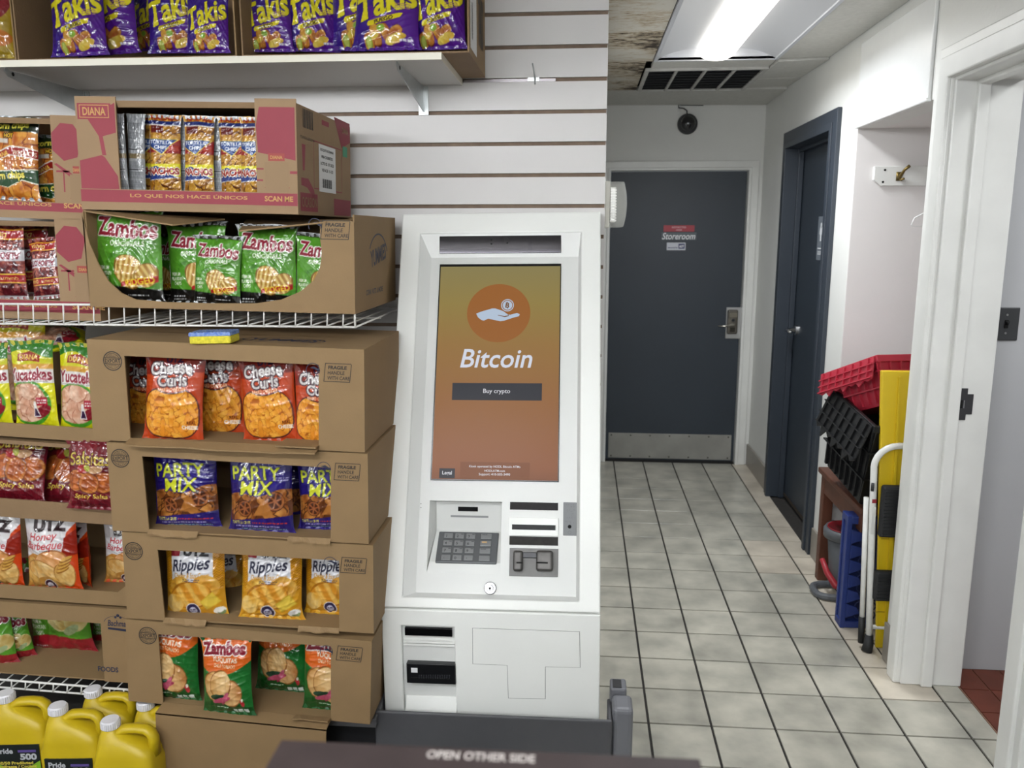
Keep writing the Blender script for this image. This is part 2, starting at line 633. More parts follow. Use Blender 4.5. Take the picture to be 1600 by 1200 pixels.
lk = MB().box((lp0.x, YD - .006, zb), (1.085, YD, zt)).build('lock_plate', STEEL, d1, bev=.002)
MB().box((1.0, YD - .012, zb), (1.118, YD - .006, zt)).build('latch_guard', mat('guard_steel', 'c0c0bf', .35, .9), lk, bev=.002)
for zz in (.36, .64):
    MB().cyl((1.055, YD - .012, zb + (zt - zb) * zz), (1.055, YD - .015, zb + (zt - zb) * zz), .006, n=8).build('bolt', VOID, lk)
kx = lp0.x + .006
MB().box((kx, YD - .04, zb + .035), (kx + .07, YD - .006, zt - .015)).build('keypad_body', mat('aged_nickel', '77726a', .35, .9, var=(40, .3)), lk, bev=.01, seg=3)
for i in range(5):
    MB().box((kx + .014 + i * .01, YD - .044, zt - .065), (kx + .021 + i * .01, YD - .04, zt - .035)).build('key', mat('nickel_key', 'a59f8f', .3, .9), lk)
MB().cyl((kx + .035, YD - .04, zt - .085), (kx + .035, YD - .05, zt - .085), .011).build('cylinder', CHROME, lk)
zl = zb + .105
MB().tube([(kx + .035, YD - .04, zl), (kx + .035, YD - .075, zl), (kx + .02, YD - .085, zl), (kx - .03, YD - .085, zl - .012), (kx - .07, YD - .08, zl - .01)], [.011, .011, .009, .007, .005]).build('lever', mat('lever_nickel', 'b8b4aa', .25, 1), lk, smooth=True)
MB().box((kx + .018, YD - .043, zb + .05), (kx + .052, YD - .04, zb + .082)).build('thumb_turn', mat('dark_nickel', '3d3a34', .4, .7), lk)

# signs on the storeroom door
def door_sign(name, label, p0, p1, m, y):
    a, b = at(*p0, y), at(*p1, y)
    o = MB().box((a.x, y, b.z), (b.x, y + .003, a.z)).build(name, m, bev=.0006)
    tag(o, label, 'sign')
    return o, a, b


ys_ = YD - .0036
s1, a, b = door_sign('restricted_sign', 'small red sign at the top of the storeroom door notices', (1037, 352), (1085, 362), mat('sign_red', 'a32f3c', .4), ys_)
pl = lambda x, z, l: (x, ys_ - .0004 * l, z)
cx, w, h = (a.x + b.x) / 2, b.x - a.x, a.z - b.z
Ink(pl).text('RESTRICTED', (cx, b.z + h * .68), w=w * .46, h=h * .26, bold=.02).text('AREA', (cx, b.z + h * .27), w=w * .2, h=h * .26, bold=.02).build('lettering', mat('sign_pink_print', 'd8a9ae', .5), s1)
s2, a, b = door_sign('storeroom_sign', 'dark sign with bold white slanted lettering on the storeroom door', (1034, 363), (1088, 375), mat('sign_grey', '545c60', .4), ys_)
cx, w, h = (a.x + b.x) / 2, b.x - a.x, a.z - b.z
Ink(pl).text('Storeroom', (cx, (a.z + b.z) / 2), w=w * .94, h=h * .86, bold=.012, shear=.22).build('lettering', WHITE, s2)
s3, a, b = door_sign('security_sticker', 'small white and blue security sticker under the other door signs', (1042, 379), (1071, 391), mat('sticker_white', 'c9ccd4', .4), ys_)
w, h = b.x - a.x, a.z - b.z
Ink(pl).rect(a.x + w * .62, b.z + h * .2, a.x + w * .95, b.z + h * .85).text('secured by', (a.x + w * .32, b.z + h * .32), w=w * .52, h=h * .26, bold=.03).build('print', mat('sticker_navy', '2a2f63', .5), s3)
Ink(pl).text('ADT', (a.x + w * .785, b.z + h * .5), w=w * .26, h=h * .34, bold=.04, lift=2).build('lettering', WHITE, s3)

# restroom door in its frame
XD = XR + .078
d2 = struct('door_2', MB().box((XD, 4.208, .012), (XD + .045, 5.062, 2.098)), SLATE, bev=.002)
tag(d2, 'dark slate restroom door set back in the passage wall')
hz = 1.0
hy = 4.98
zr = onx(1247, 520, XD - .03).z
rose = MB().cyl((XD, hy, zr), (XD - .012, hy, zr), .03).build('handle_rose', CHROME, d2, smooth=False)
MB().tube([(XD - .012, hy, zr), (XD - .055, hy, zr), (XD - .062, hy - .012, zr), (XD - .062, hy - .11, zr)], [.012, .011, .011, .008]).build('lever_handle', CHROME, d2, smooth=True)
MB().box((XD - .004, 4.215, .02), (XD, 5.05, .035)).build('door_sweep', mat('sweep_bronze', '4b4238', .5, .5), d2)
# restroom sign
p0 = onx(1293, 337, XD - .004)
p1 = onx(1275, 408, XD - .004)
ya, yb = p0.y, p1.y
zt, zb = onx(1288, 338, XD - .004).z, onx(1282, 407, XD - .004).z
y0s, y1s = onx(1294, 372, XD - .004).y, onx(1277, 372, XD - .004).y
rs = MB().box((XD - .004, y0s, zb), (XD, y1s, zt)).build('restroom_sign', mat('sign_mid_grey', '6d747c', .4), bev=.001)
tag(rs, 'tall grey restroom sign with white figures on the restroom door', 'sign')
pr = lambda y, z, l: (XD - .0043 - .0004 * l, y1s - y, z)
w, h = y1s - y0s, zt - zb
ik = Ink(pr)
for k in (.32, .58):
    ik.disc((w * k, zb + h * .8), w * .07)
    ik.poly([(w * (k - .1), zb + h * .77), (w * (k + .1), zb + h * .77), (w * (k + .13), zb + h * .6), (w * (k + .06), zb + h * .58), (w * (k + .06), zb + h * .44), (w * (k - .06), zb + h * .44), (w * (k - .06), zb + h * .58), (w * (k - .13), zb + h * .6)])
ik.ring((w * .8, zb + h * .5), w * .1, w * .03)
ik.rect(w * .1, zb + h * .262, w * .85, zb + h * .285)
ik.rect(w * .12, zb + h * .13, w * .82, zb + h * .21)
ik.build('pictogram', mat('sign_silver_print', 'd4d7da', .5), rs)
Ink(pr).text('RESTROOM', (w * .47, zb + h * .17), w=w * .64, h=h * .05, bold=.02, lift=2).build('lettering', mat('sign_mid_grey_print', '6d747c', .4), rs)

# camera on the end wall
cc = at(1074, 194, YB)
cw = thing('dome_camera', 'round black dome camera with a cable on the white end wall', 'camera', (cc.x, YB, cc.z))
MB().cyl((0, 0, 0), (0, -.03, 0), .068, .064, 28).build('housing', BLACK, cw, bev=.004)
dm = []
for i in range(7):
    t = i / 6 * math.pi / 2
    dm.append((.052 * math.cos(t) + .0005, .04 * math.sin(t)))
MB().lathe(dm, 24).xf(Matrix.Translation((0, -.03, 0)) @ Matrix.Rotation(math.pi / 2, 4, 'X')).build('dome', mat('smoked_dome', '1c1c1f', .08, coat=.5), cw, smooth=True)
MB().tube([(-.005, -.012, .06), (-.008, -.012, .085), (-.03, -.01, .10), (-.062, -.008, .104), (-.064, -.006, .127 - .0), (-.05, -.006, .122), (.1, -.005, .119)], .004, 6).build('cable', BLACK, cw, smooth=True)

# emergency light on the side of the passage wall
e0, e1 = at(945, 284, 2.96), at(978, 356, 2.96)
el = thing('emergency_light', 'white emergency light with a clear ribbed cover beside the slat wall end', 'emergency light', (XL, 2.96, e1.z))
h = e0.z - e1.z
ew = e1.x - XL
MB().box((0, -.04, 0), (.018, .12, h)).build('base_plate', mat('aged_white_plastic', 'd8d6cc', .4), el, bev=.003)
MB().box((.018, -.025, h * .12), (ew * .52, .1, h * .88)).build('reflector', mat('lamp_reflector', 'e6e6e2', .2, .3), el, bev=.004)
for i in range(12):
    zz = h * (.14 + .06 * i)
    MB().box((.02, -.028, zz), (ew * .54, -.024, zz + .004)).build('rib', mat('lens_rib', 'f0f0ee', .2), el)
pf = [(0.018, h * .01), (ew * .86, h * .01), (ew * .97, h * .25), (ew, h * .5), (ew * .97, h * .75), (ew * .86, h * .99), (.018, h * .99)]
MB().prism(pf, -.042, .11).build('clear_cover', mat('clear_cover_plastic', 'f4f4ec', .08, alpha=.2), el, bev=.006)

# ceiling light over the passage
LF = mat('troffer_enamel', 'cfd2d8', .4)
cl = thing('ceiling_light', 'recessed ceiling light with a glowing central strip over the passage', 'ceiling light', (.637, 3.76, CEIL))
x, y = .3, .6
MB().plate((-x, x), (-y, y), [(-x + .016, -y + .016, x - .016, y - .016)], -.006, .01, 'xy').build('frame', LF, cl)
n = 12
for s in (-1, 1):
    prof = []
    for i in range(n + 1):
        t = i / n
        prof.append((s * (.085 + (x - .1) * t), .05 * (1 - t ** 2.2) + .001))
    vs, fs = [], []
    for (a, zz) in prof:
        vs += [(a, -y + .016, zz), (a, y - .016, zz)]
    fs = [(2 * i, 2 * i + 1, 2 * i + 3, 2 * i + 2) for i in range(n)]
    MB().add(vs, fs).build('reflector_wing', LF, cl, smooth=True)
for yy in (-y + .01, y - .016):
    MB().box((-x + .016, yy, -.002), (x - .016, yy + .006, .08)).build('end_plate', LF, cl)
prof = [(-.086, .058)] + [(.086 * math.cos(math.pi - math.pi * i / 10), .03 - .04 * math.sin(math.pi * i / 10)) for i in range(1, 10)] + [(.086, .058)]
MB().prism(prof, -y + .02, y - .02).build('diffuser', mat('lit_diffuser', 'fffaf0', .5, emit=2.0), cl)
# hanging strip lights of the shop (behind and above the camera)
GLOW = mat('lit_panel', 'fffaf0', .5, emit=4)
STRIP = mat('lit_strip_lens', 'f5f8fb', .5, emit=STRIP_GLOW)
names = ['nearest to the shelves', 'behind the counter', 'over the far aisle', 'in the far aisle corner', 'near the side wall', 'at the far end of the shop']
for (lx, ly), nm in zip(LAMPS, names):
    t = thing('strip_light', 'hanging fluorescent strip light ' + nm, 'ceiling light', (lx, ly, CEIL - .16))
    t.rotation_euler.z = math.pi / 2
    MB().box((-.07, -.62, .03), (.07, .62, .06)).build('housing', LF, t, bev=.004)
    MB().prism([(-.06, .03), (-.06, -.05), (-.03, -.075), (.03, -.075), (.06, -.05), (.06, .03)], -.6, .6).build('lens', STRIP, t)
    for yy in (-.4, .4):
        MB().cyl((0, yy, .06), (0, yy, .16), .006, n=8).build('hanger_rod', LF, t)
t = thing('ceiling_light', 'small ceiling light of the back room', 'ceiling light', (1.95, 2.0, CEIL))
MB().plate((-.18, .18), (-.33, .33), [(-.16, -.31, .16, .31)], -.026, 0, 'xy').build('frame', LF, t)
MB().box((-.16, -.31, -.02), (.16, .31, -.004)).build('diffuser', GLOW, t)

# return air grille
vg = thing('ceiling_vent', 'square ceiling air grille with four dirty black louvred panels', 'vent', (.625, 4.89, CEIL))
VW = mat('vent_dusty_white', 'c4c3be', .5, var=(15, .2))
VB = mat('vent_black_dust', '1f2126', .7, var=(60, .5))
xa, ya = .315, .33
ws = (2 * xa - .03) / 4
holes = [(-xa + .022 + ws * i, -ya + .02, -xa + .022 + ws * i + ws - .014, ya - .02) for i in range(4)]
MB().plate((-xa, xa), (-ya, ya), holes, -.012, .004, 'xy').build('frame', VW, vg, bev=.003)
for hh in holes:
    MB().box((hh[0], hh[1], .0), (hh[2], hh[3], .006)).build('filter_panel', VB, vg)
    for q in range(8):
        yy = hh[1] + (hh[3] - hh[1]) * (q + .5) / 8
        MB().hexa([(hh[0], yy - .018, -.006), (hh[2], yy - .018, -.006), (hh[2], yy + .012, .0), (hh[0], yy + .012, .0), (hh[0], yy - .018, -.004), (hh[2], yy - .018, -.004), (hh[2], yy + .012, .002), (hh[0], yy + .012, .002)]).build('louver', VB, vg)

# light switch in the back room
a, b = at(1554, 480, 3.01), at(1588, 532, 3.01)
sw = thing('light_switch', 'dark grey toggle light switch on the grey wall through the near doorway', 'switch', ((a.x + b.x) / 2, 3.01, (a.z + b.z) / 2))
w, h = (b.x - a.x) / 2, (a.z - b.z) / 2
MB().box((-w, -.006, -h), (w, 0, h)).build('cover_plate', mat('switch_charcoal', '3a3b3d', .4), sw, bev=.003)
MB().box((-.006, -.009, -.014), (.006, -.006, .014)).build('toggle_slot', VOID, sw)
MB().hexa([(-.004, -.008, -.004), (.004, -.008, -.004), (.004, -.008, .006), (-.004, -.008, .006), (-.004, -.02, .004), (.004, -.02, .004), (.004, -.02, .012), (-.004, -.02, .012)]).build('toggle', BLACK, sw)
for s in (-1, 1):
    MB().cyl((0, -.006, s * h * .55), (0, -.0075, s * h * .55), .004, n=10).build('screw', STEEL, sw)

# coat rail with hook in the alcove
YA = 3.87
a, b = at(1364, 260, YA), at(1368, 291, YA)
zt, zb = a.z, b.z
xa = a.x
cr = thing('coat_rail', 'white wooden coat rail with a brass hook in the alcove', 'coat rail', (xa, YA, zb))
h = zt - zb
MB().prism([(0, h * .3), (0, h), (.5, h), (.5, 0), (.035, 0)], -.022, 0).build('board', TRIMP, cr, bev=.003)
for (sx, sz) in ((.04, h * .2), (.045, h * .8)):
    MB().cyl((sx, -.022, sz), (sx, -.0235, sz), .005, n=8).build('screw', VOID, cr)
BRASS = mat('old_brass', '7d6a3c', .4, .8, var=(60, .4))
MB().tube([(.105, -.022, h * .35), (.105, -.04, h * .45), (.11, -.07, h * .75), (.125, -.085, h * .95)], [.009, .008, .006, .007]).tube([(.105, -.024, h * .4), (.108, -.05, h * .28), (.115, -.06, h * .35)], .005).prism([(.094, h * .25), (.116, h * .25), (.116, h * .7), (.094, h * .7)], -.026, -.022).build('hook', BRASS, cr, smooth=True)
# wire hanger, its hook over the rail behind the doorpost
a = at(1424, 352, 3.62)
wh = MB().tube([(a.x, 3.62, a.z), (a.x + .012, 3.625, a.z + .03), (a.x + .19, 3.66, a.z + .12), (a.x + .37, 3.70, a.z + .03), (a.x + .38, 3.70, a.z), (a.x + .37, 3.70, a.z - .004), (a.x + .01, 3.62, a.z - .004)], .0025, 6, closed=True)
hk = [(a.x + .19, 3.66, a.z + .12), (a.x + .19, 3.665, a.z + .16)]
for i in range(9):
    t = math.pi * (1.1 - 1.15 * i / 8)
    hk.append((a.x + .19, 3.70 - .03 * math.cos(math.pi - t) , a.z + .19 + .03 * math.sin(t)))
wh.tube(hk, .0025, 6)
o = wh.build('wire_hanger', mat('hanger_wire', 'e4e4e2', .35), smooth=True)
tag(o, 'thin white wire clothes hanger hanging in the alcove', 'hanger')

# ================================================================ the kiosk
DB, DT = 2.25, 2.732
pBL, pBR, pTL, pTR = at(597, 950, DB), at(942, 957, DB), at(632, 336, DT), at(940, 329, DT)
roll = math.atan2((pBR.z - pBL.z + pTR.z - pTL.z) / 2, (pBR.x - pBL.x))
KW = ((pBR - pBL).length + (pTR - pTL).length) / 2
mid = (pBL + pBR + pTL + pTR) / 4
roll *= .5
xm = -.005 + 1.1 * math.sin(roll) + ((pBL.x + pBR.x) / 2 + (pTL.x + pTR.x) / 2) / 2
KM = Matrix.Translation((xm, DB, 0.008)) @ Matrix.Rotation(-roll, 4, 'Y')
kf = Fr(KM)
zg = (kf.I @ ((pBL + pBR) / 2)).z
zt = (kf.I @ ((pTL + pTR) / 2)).z
tilt = math.atan2(DT - DB, zt - zg)
TM = Matrix.Translation((0, 0, zg)) @ Matrix.Rotation(-tilt, 4, 'X')     # tilted front: x across, z up the slope, -y outwards
ff = Fr(KM @ TM)
KH = math.hypot(DT - DB, zt - zg)
kiosk = thing('bitcoin_kiosk', 'tall white cryptocurrency kiosk with a sloping orange touch screen', 'kiosk', M=KM)
LOCKM = mat('lock_chrome', '8c8c8e', .22, 1)
KWH = mat('kiosk_white_powdercoat', 'ecede9', .38, var=(3, .03), bump=(150, .05))
KWI = mat('kiosk_inner_white', 'd8d9d6', .36, bump=(150, .05))
W2 = KW / 2


def kp(mb, name, m, parent=None, **k):
    return mb.xf(TM).build(name, m, parent or kiosk, **k)


def fp(px, py, n=0.0):
    """tilted-front coordinates (x, z) seen at a pixel, on the plane sunk n behind the bezel"""
    h = ff.hit(px, py, 1, n)
    return h.x, h.z


def frect(x0, y0, x1, y1, n=0.0):
    a, b = fp((x0 if True else x1), (y0 + y1) / 2, n), fp(x1, (y0 + y1) / 2, n)
    c, d = fp((x0 + x1) / 2, y1, n), fp((x0 + x1) / 2, y0, n)
    return a[0], c[1], b[0], d[1]


def fbox(px, n, d0, d1, name, m, parent=None, **k):
    x0, z0, x1, z1 = frect(*px, n)
    return kp(MB().box((x0, d0, z0), (x1, d1, z1)), name, m, parent, **k)


# carcass
back_y = 2.825 - DB
MB().prism([(.032, 0), (.032, zg - .004), (.125, zg + .02), (DT - DB + .06, zt - .02), (back_y, zt - .02), (back_y, 0)], -W2 + .012, W2 - .012, 'yz').build('cabinet', KWH, kiosk, bev=.003)
MB().prism([(DT - DB + .0, zt - .018), (DT - DB + .0, zt), (back_y, zt), (back_y, zt - .018)], -W2, W2, 'yz').build('top_cap', KWH, kiosk, bev=.003)
for s_ in (-1, 1):
    MB().prism([(.002, zg - .002), (DT - DB + .002, zt - .002), (DT - DB + .075, zt - .018), (.14, zg - .002)], s_ * (W2 - .012), s_ * (W2 - .002), 'yz').build('side_cheek', KWH, kiosk)
# bezel round the sunken face
RD = .024
rx0, rz0, rx1, rz1 = frect(0, 0, 1, 1)
l0, l1 = fp(643, 650)[0], fp(906, 650)[0]
zb_, zt_ = fp(768, 936)[1], fp(780, 364)[1]
kp(MB().plate((-W2, W2), (0.0, KH), [(l0, zb_, l1, zt_)], 0, .05), 'bezel', KWH, bev=.005, seg=3)
# keypad bay opening
k0, kz0, k1, kz1 = frect(669, 783, 783, 896, RD)
kp(MB().plate((l0 - .004, l1 + .004), (zb_ - .004, zt_ + .004), [(k0, kz0, k1, kz1)], RD, RD + .012), 'face_panel', KWI)
# sloped reveals of the sunken face
e = .034
kp(MB().quad((l0, .002, zb_), (l0, .002, zt_), (l0 + e, RD - .0005, zt_ - e), (l0 + e, RD - .0005, zb_ + .006)), 'reveal', KWI)
kp(MB().quad((l0, .002, zt_), (l1, .002, zt_), (l1 - .008, RD - .0005, zt_ - .075), (l0 + e, RD - .0005, zt_ - .075)), 'reveal', KWI)
kp(MB().quad((l1, .002, zb_), (l1, .002, zt_), (l1 - .008, RD - .0005, zt_ - e), (l1 - .008, RD - .0005, zb_ + .006)), 'reveal', KWI)
kp(MB().quad((l0, .002, zb_), (l1, .002, zb_), (l1 - .008, RD - .0005, zb_ + .012), (l0 + e, RD - .0005, zb_ + .012)), 'reveal', KWI)
# dark mirror with the camera holes
x0, z0, x1, z1 = frect(687, 370, 877, 395, RD * .6)
mir = kp(MB().hexa([(x0, .010, z1), (x1, .010, z1), (x1, .022, z0), (x0, .022, z0), (x0, .004, z1 - .0), (x1, .004, z1), (x1, .017, z0), (x0, .017, z0)]), 'mirror_strip', mat('dark_mirror', '454346', .05, 1), bev=.001)
for (hx, hy) in ((.43, .5), (.43, .75), (.56, .55), (.56, .8)):
    px, pz = x0 + (x1 - x0) * hx, z0 + (z1 - z0) * hy
    kp(MB().cyl((px, .0098 - .004 + (1 - hy) * .0 , pz), (px, .003 + (1 - hy) * .012, pz), .0022, n=8), 'camera_hole', VOID, mir)

# screen
x0, z0, x1, z1 = frect(680, 413, 875, 752, RD)
kp(MB().box((x0, RD - .004, z0), (x1, RD + .002, z1)), 'screen_bezel', mat('screen_black', '0a0a0b', .25), bev=.001)
sx0, sz0, sx1, sz1 = x0 + .004, z0 + .004, x1 - .003, z1 - .009
SCR = mat('lit_screen', 'c09040', .12)
nt = SCR.node_tree
bs = nt.nodes['Principled BSDF']
tcn = nt.nodes['Texture Coordinate']
sepx = nt.nodes.new('ShaderNodeSeparateXYZ')
ramp = nt.nodes.new('ShaderNodeValToRGB')
ce = ramp.color_ramp.elements
ce[0].position, ce[0].color = 0, (*lin('8f5a3c'), 1)
ce[1].position, ce[1].color = 1, (*lin('968a5a'), 1)
for (p_, c_) in ((.06, '9c623f'), (.35, 'a06c3e'), (.62, 'a37c45'), (.82, '9f8a4c')):
    q = ce.new(p_)
    q.color = (*lin(c_), 1)
nt.links.new(tcn.outputs['Generated'], sepx.inputs[0])
nt.links.new(sepx.outputs['Z'], ramp.inputs['Fac'])
nt.links.new(ramp.outputs['Color'], bs.inputs['Emission Color'])
bs.inputs['Base Color'].default_value = (.01, .01, .01, 1)
bs.inputs['Emission Strength'].default_value = .46
bs.inputs['Specular IOR Level'].default_value = .12
bs.inputs['Roughness'].default_value = .3
scr = kp(MB().box((sx0, RD - .0046, sz0), (sx1, RD - .003, sz1)), 'touch_screen', SCR)


def sp_(a, b, l):
    return TM @ Vector((a, RD - .0046 - .0004 * l, b))


def s2(px, py):
    return fp(px, py, RD - .005)


def dark(o):
    o.active_material.node_tree.nodes['Principled BSDF'].inputs['Base Color'].default_value = (.01, .01, .01, 1)
    return o


def screen_ink(name, col, e=.85):
    return Ink(sp_), (lambda ik: dark(ik.build(name, mat('screen_' + name, col, .3, emit=e * .58, spec=.12), scr)))


ik, fin = screen_ink('emblem_disc', 'a0652f', .85)
c = s2(779, 489)
ik.disc(c, .5 * (s2(828, 489)[0] - s2(729, 489)[0]), 48, ry=.5 * (s2(779, 444)[1] - s2(779, 535)[1]))
fin(ik)
ik, fin = screen_ink('hand_emblem', 'b9c9dc', .9)
ik.poly([s2(*q) for q in ((744, 490), (752, 487), (769, 482), (774, 482), (786, 486), (793, 491), (797, 492), (808, 489), (812, 491), (811, 494), (800, 497), (788, 501), (782, 502), (763, 498), (756, 501), (752, 500), (747, 496))], 2)
cc_ = s2(793, 477)
r = s2(803, 477)[0] - cc_[0]
ik.ring(cc_, r, r * .14, 28, 2)
ik.disc(cc_, r * .74, 24, 2)
fin(ik)
ik, fin = screen_ink('coin_letter', '8d5c28', .6)
ik.text('B', cc_, h=r * .85, bold=.03, rot=-.15, lift=3)
ik.rect(cc_[0] - r * .12, cc_[1] + r * .4, cc_[0] - r * .02, cc_[1] + r * .58, 3).rect(cc_[0] - r * .02, cc_[1] - r * .58, cc_[0] + r * .08, cc_[1] - r * .4, 3)
ik.poly([s2(*q) for q in ((778, 492), (788, 494), (794, 493), (793, 490.5), (794.5, 491), (795, 494), (789, 495.5), (778, 493))], 3)
fin(ik)
ik, fin = screen_ink('lettering', 'd6dbe8', .95)
a, b = s2(719, 562), s2(836, 562)
ik.text('Bitcoin', s2(777, 560), w=(b[0] - a[0]) * .94, h=s2(777, 546)[1] - s2(777, 575.5)[1], bold=.012, shear=.2, lift=1)
fin(ik)
ik, fin = screen_ink('button', '2e2f36', .9)
ik.rect(*s2(706, 625), *s2(847, 599))
fin(ik)
ik, fin = screen_ink('button', '2e2f36', .9)
ik.rect(*s2(686, 747), *s2(711, 732))
fin(ik)
ik, fin = screen_ink('notice_panel', '8a5432', .8)
ik.rect(*s2(718.5, 748), *s2(828, 723))
fin(ik)
ik, fin = screen_ink('button_lettering', 'dcdce2', .95)
ik.text('Buy crypto', s2(776, 612), w=s2(797, 612)[0] - s2(755, 612)[0], bold=.008, lift=2)
fin(ik)
ik, fin = screen_ink('button_lettering', 'dcdce2', .95)
ik.text('Legal', s2(698.5, 739.5), w=s2(706, 740)[0] - s2(691, 740)[0], bold=.018, lift=2)
fin(ik)
ik, fin = screen_ink('notice_lettering', 'dcdce2', .95)
for (yy, s_, x0_, x1_) in ((729.5, 'Kiosk operated by HODL Bitcoin ATMs', 733, 813), (735.7, 'HODLATM.com', 757, 789), (741.7, 'Support: 410-505-3490', 748, 797)):
    ik.text(s_, s2((x0_ + x1_) / 2, yy), w=s2(x1_, yy)[0] - s2(x0_, yy)[0], bold=.012, lift=2)
fin(ik)

# speaker holes
for (dx, dy) in ((0, 0), (-5, -3), (0, -4), (5, -3), (-5, 3), (0, 4), (5, 3)):
    a = fp(654 + dx * .75, 790 + dy, RD)
    kp(MB().cyl((a[0], RD - .0006, a[1]), (a[0], RD + .002, a[1]), .0014, n=8), 'speaker_hole', VOID)

# keypad bay: back wall, ledge, sloping tray
KD = RD + .06
zm = kz0 + (kz1 - kz0) * .60
zl = kz0 + (kz1 - kz0) * .15
e = .014
bay = kp(MB().quad((k0 + e, KD, zm), (k1, KD, zm), (k1, KD - .02, kz1), (k0 + e, KD - .02, kz1)).quad((k0 + e, KD - .02, kz1), (k1, KD - .02, kz1), (k1, RD, kz1), (k0, RD, kz1))
         .quad((k0, RD, kz0), (k0 + e, KD - .004, zm), (k0 + e, KD - .02, kz1), (k0, RD, kz1)).quad((k1, RD, kz0), (k1, KD, zm), (k1, KD - .02, kz1), (k1, RD, kz1))
         .quad((k0, RD, kz0), (k1, RD, kz0), (k1, RD + .006, zl), (k0 + .006, RD + .006, zl))
         .quad((k0 + .006, RD + .006, zl), (k1, RD + .006, zl), (k1, KD, zm), (k0 + e, KD, zm)), 'keypad_bay', KWI)
# tray plane frame
tp0, tp1 = Vector((k0, RD + .006, zl)), Vector((k0, KD, zm))
ang = math.atan2(KD - RD - .006, zm - zl)
PM = TM @ Matrix.Translation((0, RD + .006, zl)) @ Matrix.Rotation(-ang, 4, 'X')
pf_ = Fr(KM @ PM)


def pp(px, py):
    h = pf_.hit(px, py, 1, -.006)
    return h.x, h.z


c4 = [pp(679, 878), pp(774, 881), pp(781, 832), pp(687, 830)]
xa, xb = (c4[0][0] + c4[3][0]) / 2, (c4[1][0] + c4[2][0]) / 2
za, zb2 = (c4[0][1] + c4[1][1]) / 2, (c4[2][1] + c4[3][1]) / 2
pad = MB().box((xa, -.006, za), (xb, .002, zb2)).xf(PM).build('keypad_plate', mat('keypad_grey', '66686a', .5, .3), kiosk, bev=.003)
KEYM = mat('key_steel', '8f9192', .5, .4)
kw, kh = (xb - xa), (zb2 - za)
keys = ['1', '2', '3', '', '4', '5', '6', '', '7', '8', '9', '', '*', '0', '.', '']
ikk = Ink(lambda a, b, l: PM @ Vector((a, -.0098 - .0003 * l, b)))
iky = Ink(lambda a, b, l: PM @ Vector((a, -.0098 - .0003 * l, b)))
for r_ in range(4):
    for q in range(4):
        cx = xa + kw * (.17 + .185 * q if q < 3 else .80)
        wd = kw * (.075 if q < 3 else .09)
        cz = zb2 - kh * (.15 + .235 * r_)
        hh = kh * .082
        MB().box((cx - wd, -.0098, cz - hh), (cx + wd, -.006, cz + hh)).xf(PM).build('key', KEYM, pad, bev=.0015)
        s_ = keys[r_ * 4 + q]
        if s_:
            ikk.text(s_, (cx - wd * .4, cz - hh * .2), h=hh * (1.0 if s_ not in '*.' else .3), bold=.01)
        if q < 3 and r_ < 3 and (r_, q) != (0, 0):
            ikk.rect(cx + wd * .3, cz + hh * .45, cx + wd * .85, cz + hh * .65)
        elif q == 3 and r_ in (0, 2):
            ikk.text(('CANCEL', '', 'ENTER')[r_], (cx - wd * .3, cz + hh * .55), w=wd * 1.0, h=hh * .35, bold=.02)
        elif q == 3 and r_ == 1:
            iky.rect(cx - wd * .7, cz + hh * .2, cx + wd * .2, cz + hh * .7)
ikk.build('key_lettering', mat('key_print', '2b2c30', .5), pad)
iky.build('key_marking', mat('key_amber', 'd6b07c', .5), pad)


def bay_rect(x0, y0, x1, y1, name, m, d):
    n = KD - .012
    a = frect(x0, y0, x1, y1, n)
    sl = .02 / (kz1 - zm)
    f = lambda z: KD - sl * (z - zm)
    return kp(MB().hexa([(a[0], f(a[1]), a[1]), (a[2], f(a[1]), a[1]), (a[2], f(a[3]), a[3]), (a[0], f(a[3]), a[3]),
                         (a[0], f(a[1]) - d, a[1]), (a[2], f(a[1]) - d, a[1]), (a[2], f(a[3]) - d, a[3]), (a[0], f(a[3]) - d, a[3])]), name, m)


bay_rect(716, 792, 747, 799, 'scanner_window', mat('black_gloss', '08080a', .2, spec=.2), .001)
bay_rect(704, 805.5, 763, 808.5, 'card_slot', mat('slot_grey', '8b8d8e', .5), .0008)
# strips, slots and the dispenser at the right
DARK = mat('dark_label', '2e2c2d', .7, var=(80, .15), spec=.25)
fbox((797, 785, 872, 797), RD, RD - .0012, RD, 'label_strip', DARK)
sb = fbox((795.5, 809, 872.5, 837.5), RD, RD - .007, RD, 'slot_block', KWH, bev=.0015)
fbox((800, 820, 868, 828), RD - .007, RD - .0076, RD - .006, 'note_slot', mat('black_gloss', '08080a', .2, spec=.2), sb)
fbox((796, 838.5, 872, 852), RD, RD - .0012, RD, 'label_strip', mat('dark_label_scuffed', '383634', .75, var=(60, .25), spec=.25))
MG = mat('cast_grey_metal', '5c5a58', .42, .75, var=(30, .25))
dp = fbox((796, 857, 872, 901), RD, RD - .003, RD, 'dispenser_plate', mat('plate_grey', '6e6d6b', .5, .5, var=(25, .15)), bev=.001)
for (q0, q1) in ((802, 817), (838, 864)):
    o = fbox((q0, 860, q1, 893), RD - .012, RD - .026, RD, 'dispenser_boss', MG, dp, bev=.008, seg=3)
fbox((815, 863, 840, 872), RD - .006, RD - .009, RD, 'dispenser_bar', mat('dark_bar', '343436', .3, .6), dp, bev=.002)
fbox((807, 878, 816, 880.5), RD - .026, RD - .0266, RD - .02, 'dispenser_slot', VOID, dp)
fbox((838, 878, 856, 880.5), RD - .026, RD - .0266, RD - .02, 'dispenser_slot', VOID, dp)
br = fbox((880, 785, 901, 837), RD, RD - .002, RD, 'braille_plate', mat('braille_grey', '77797b', .5, 0), bev=.001)
a = fp(890, 823, RD)
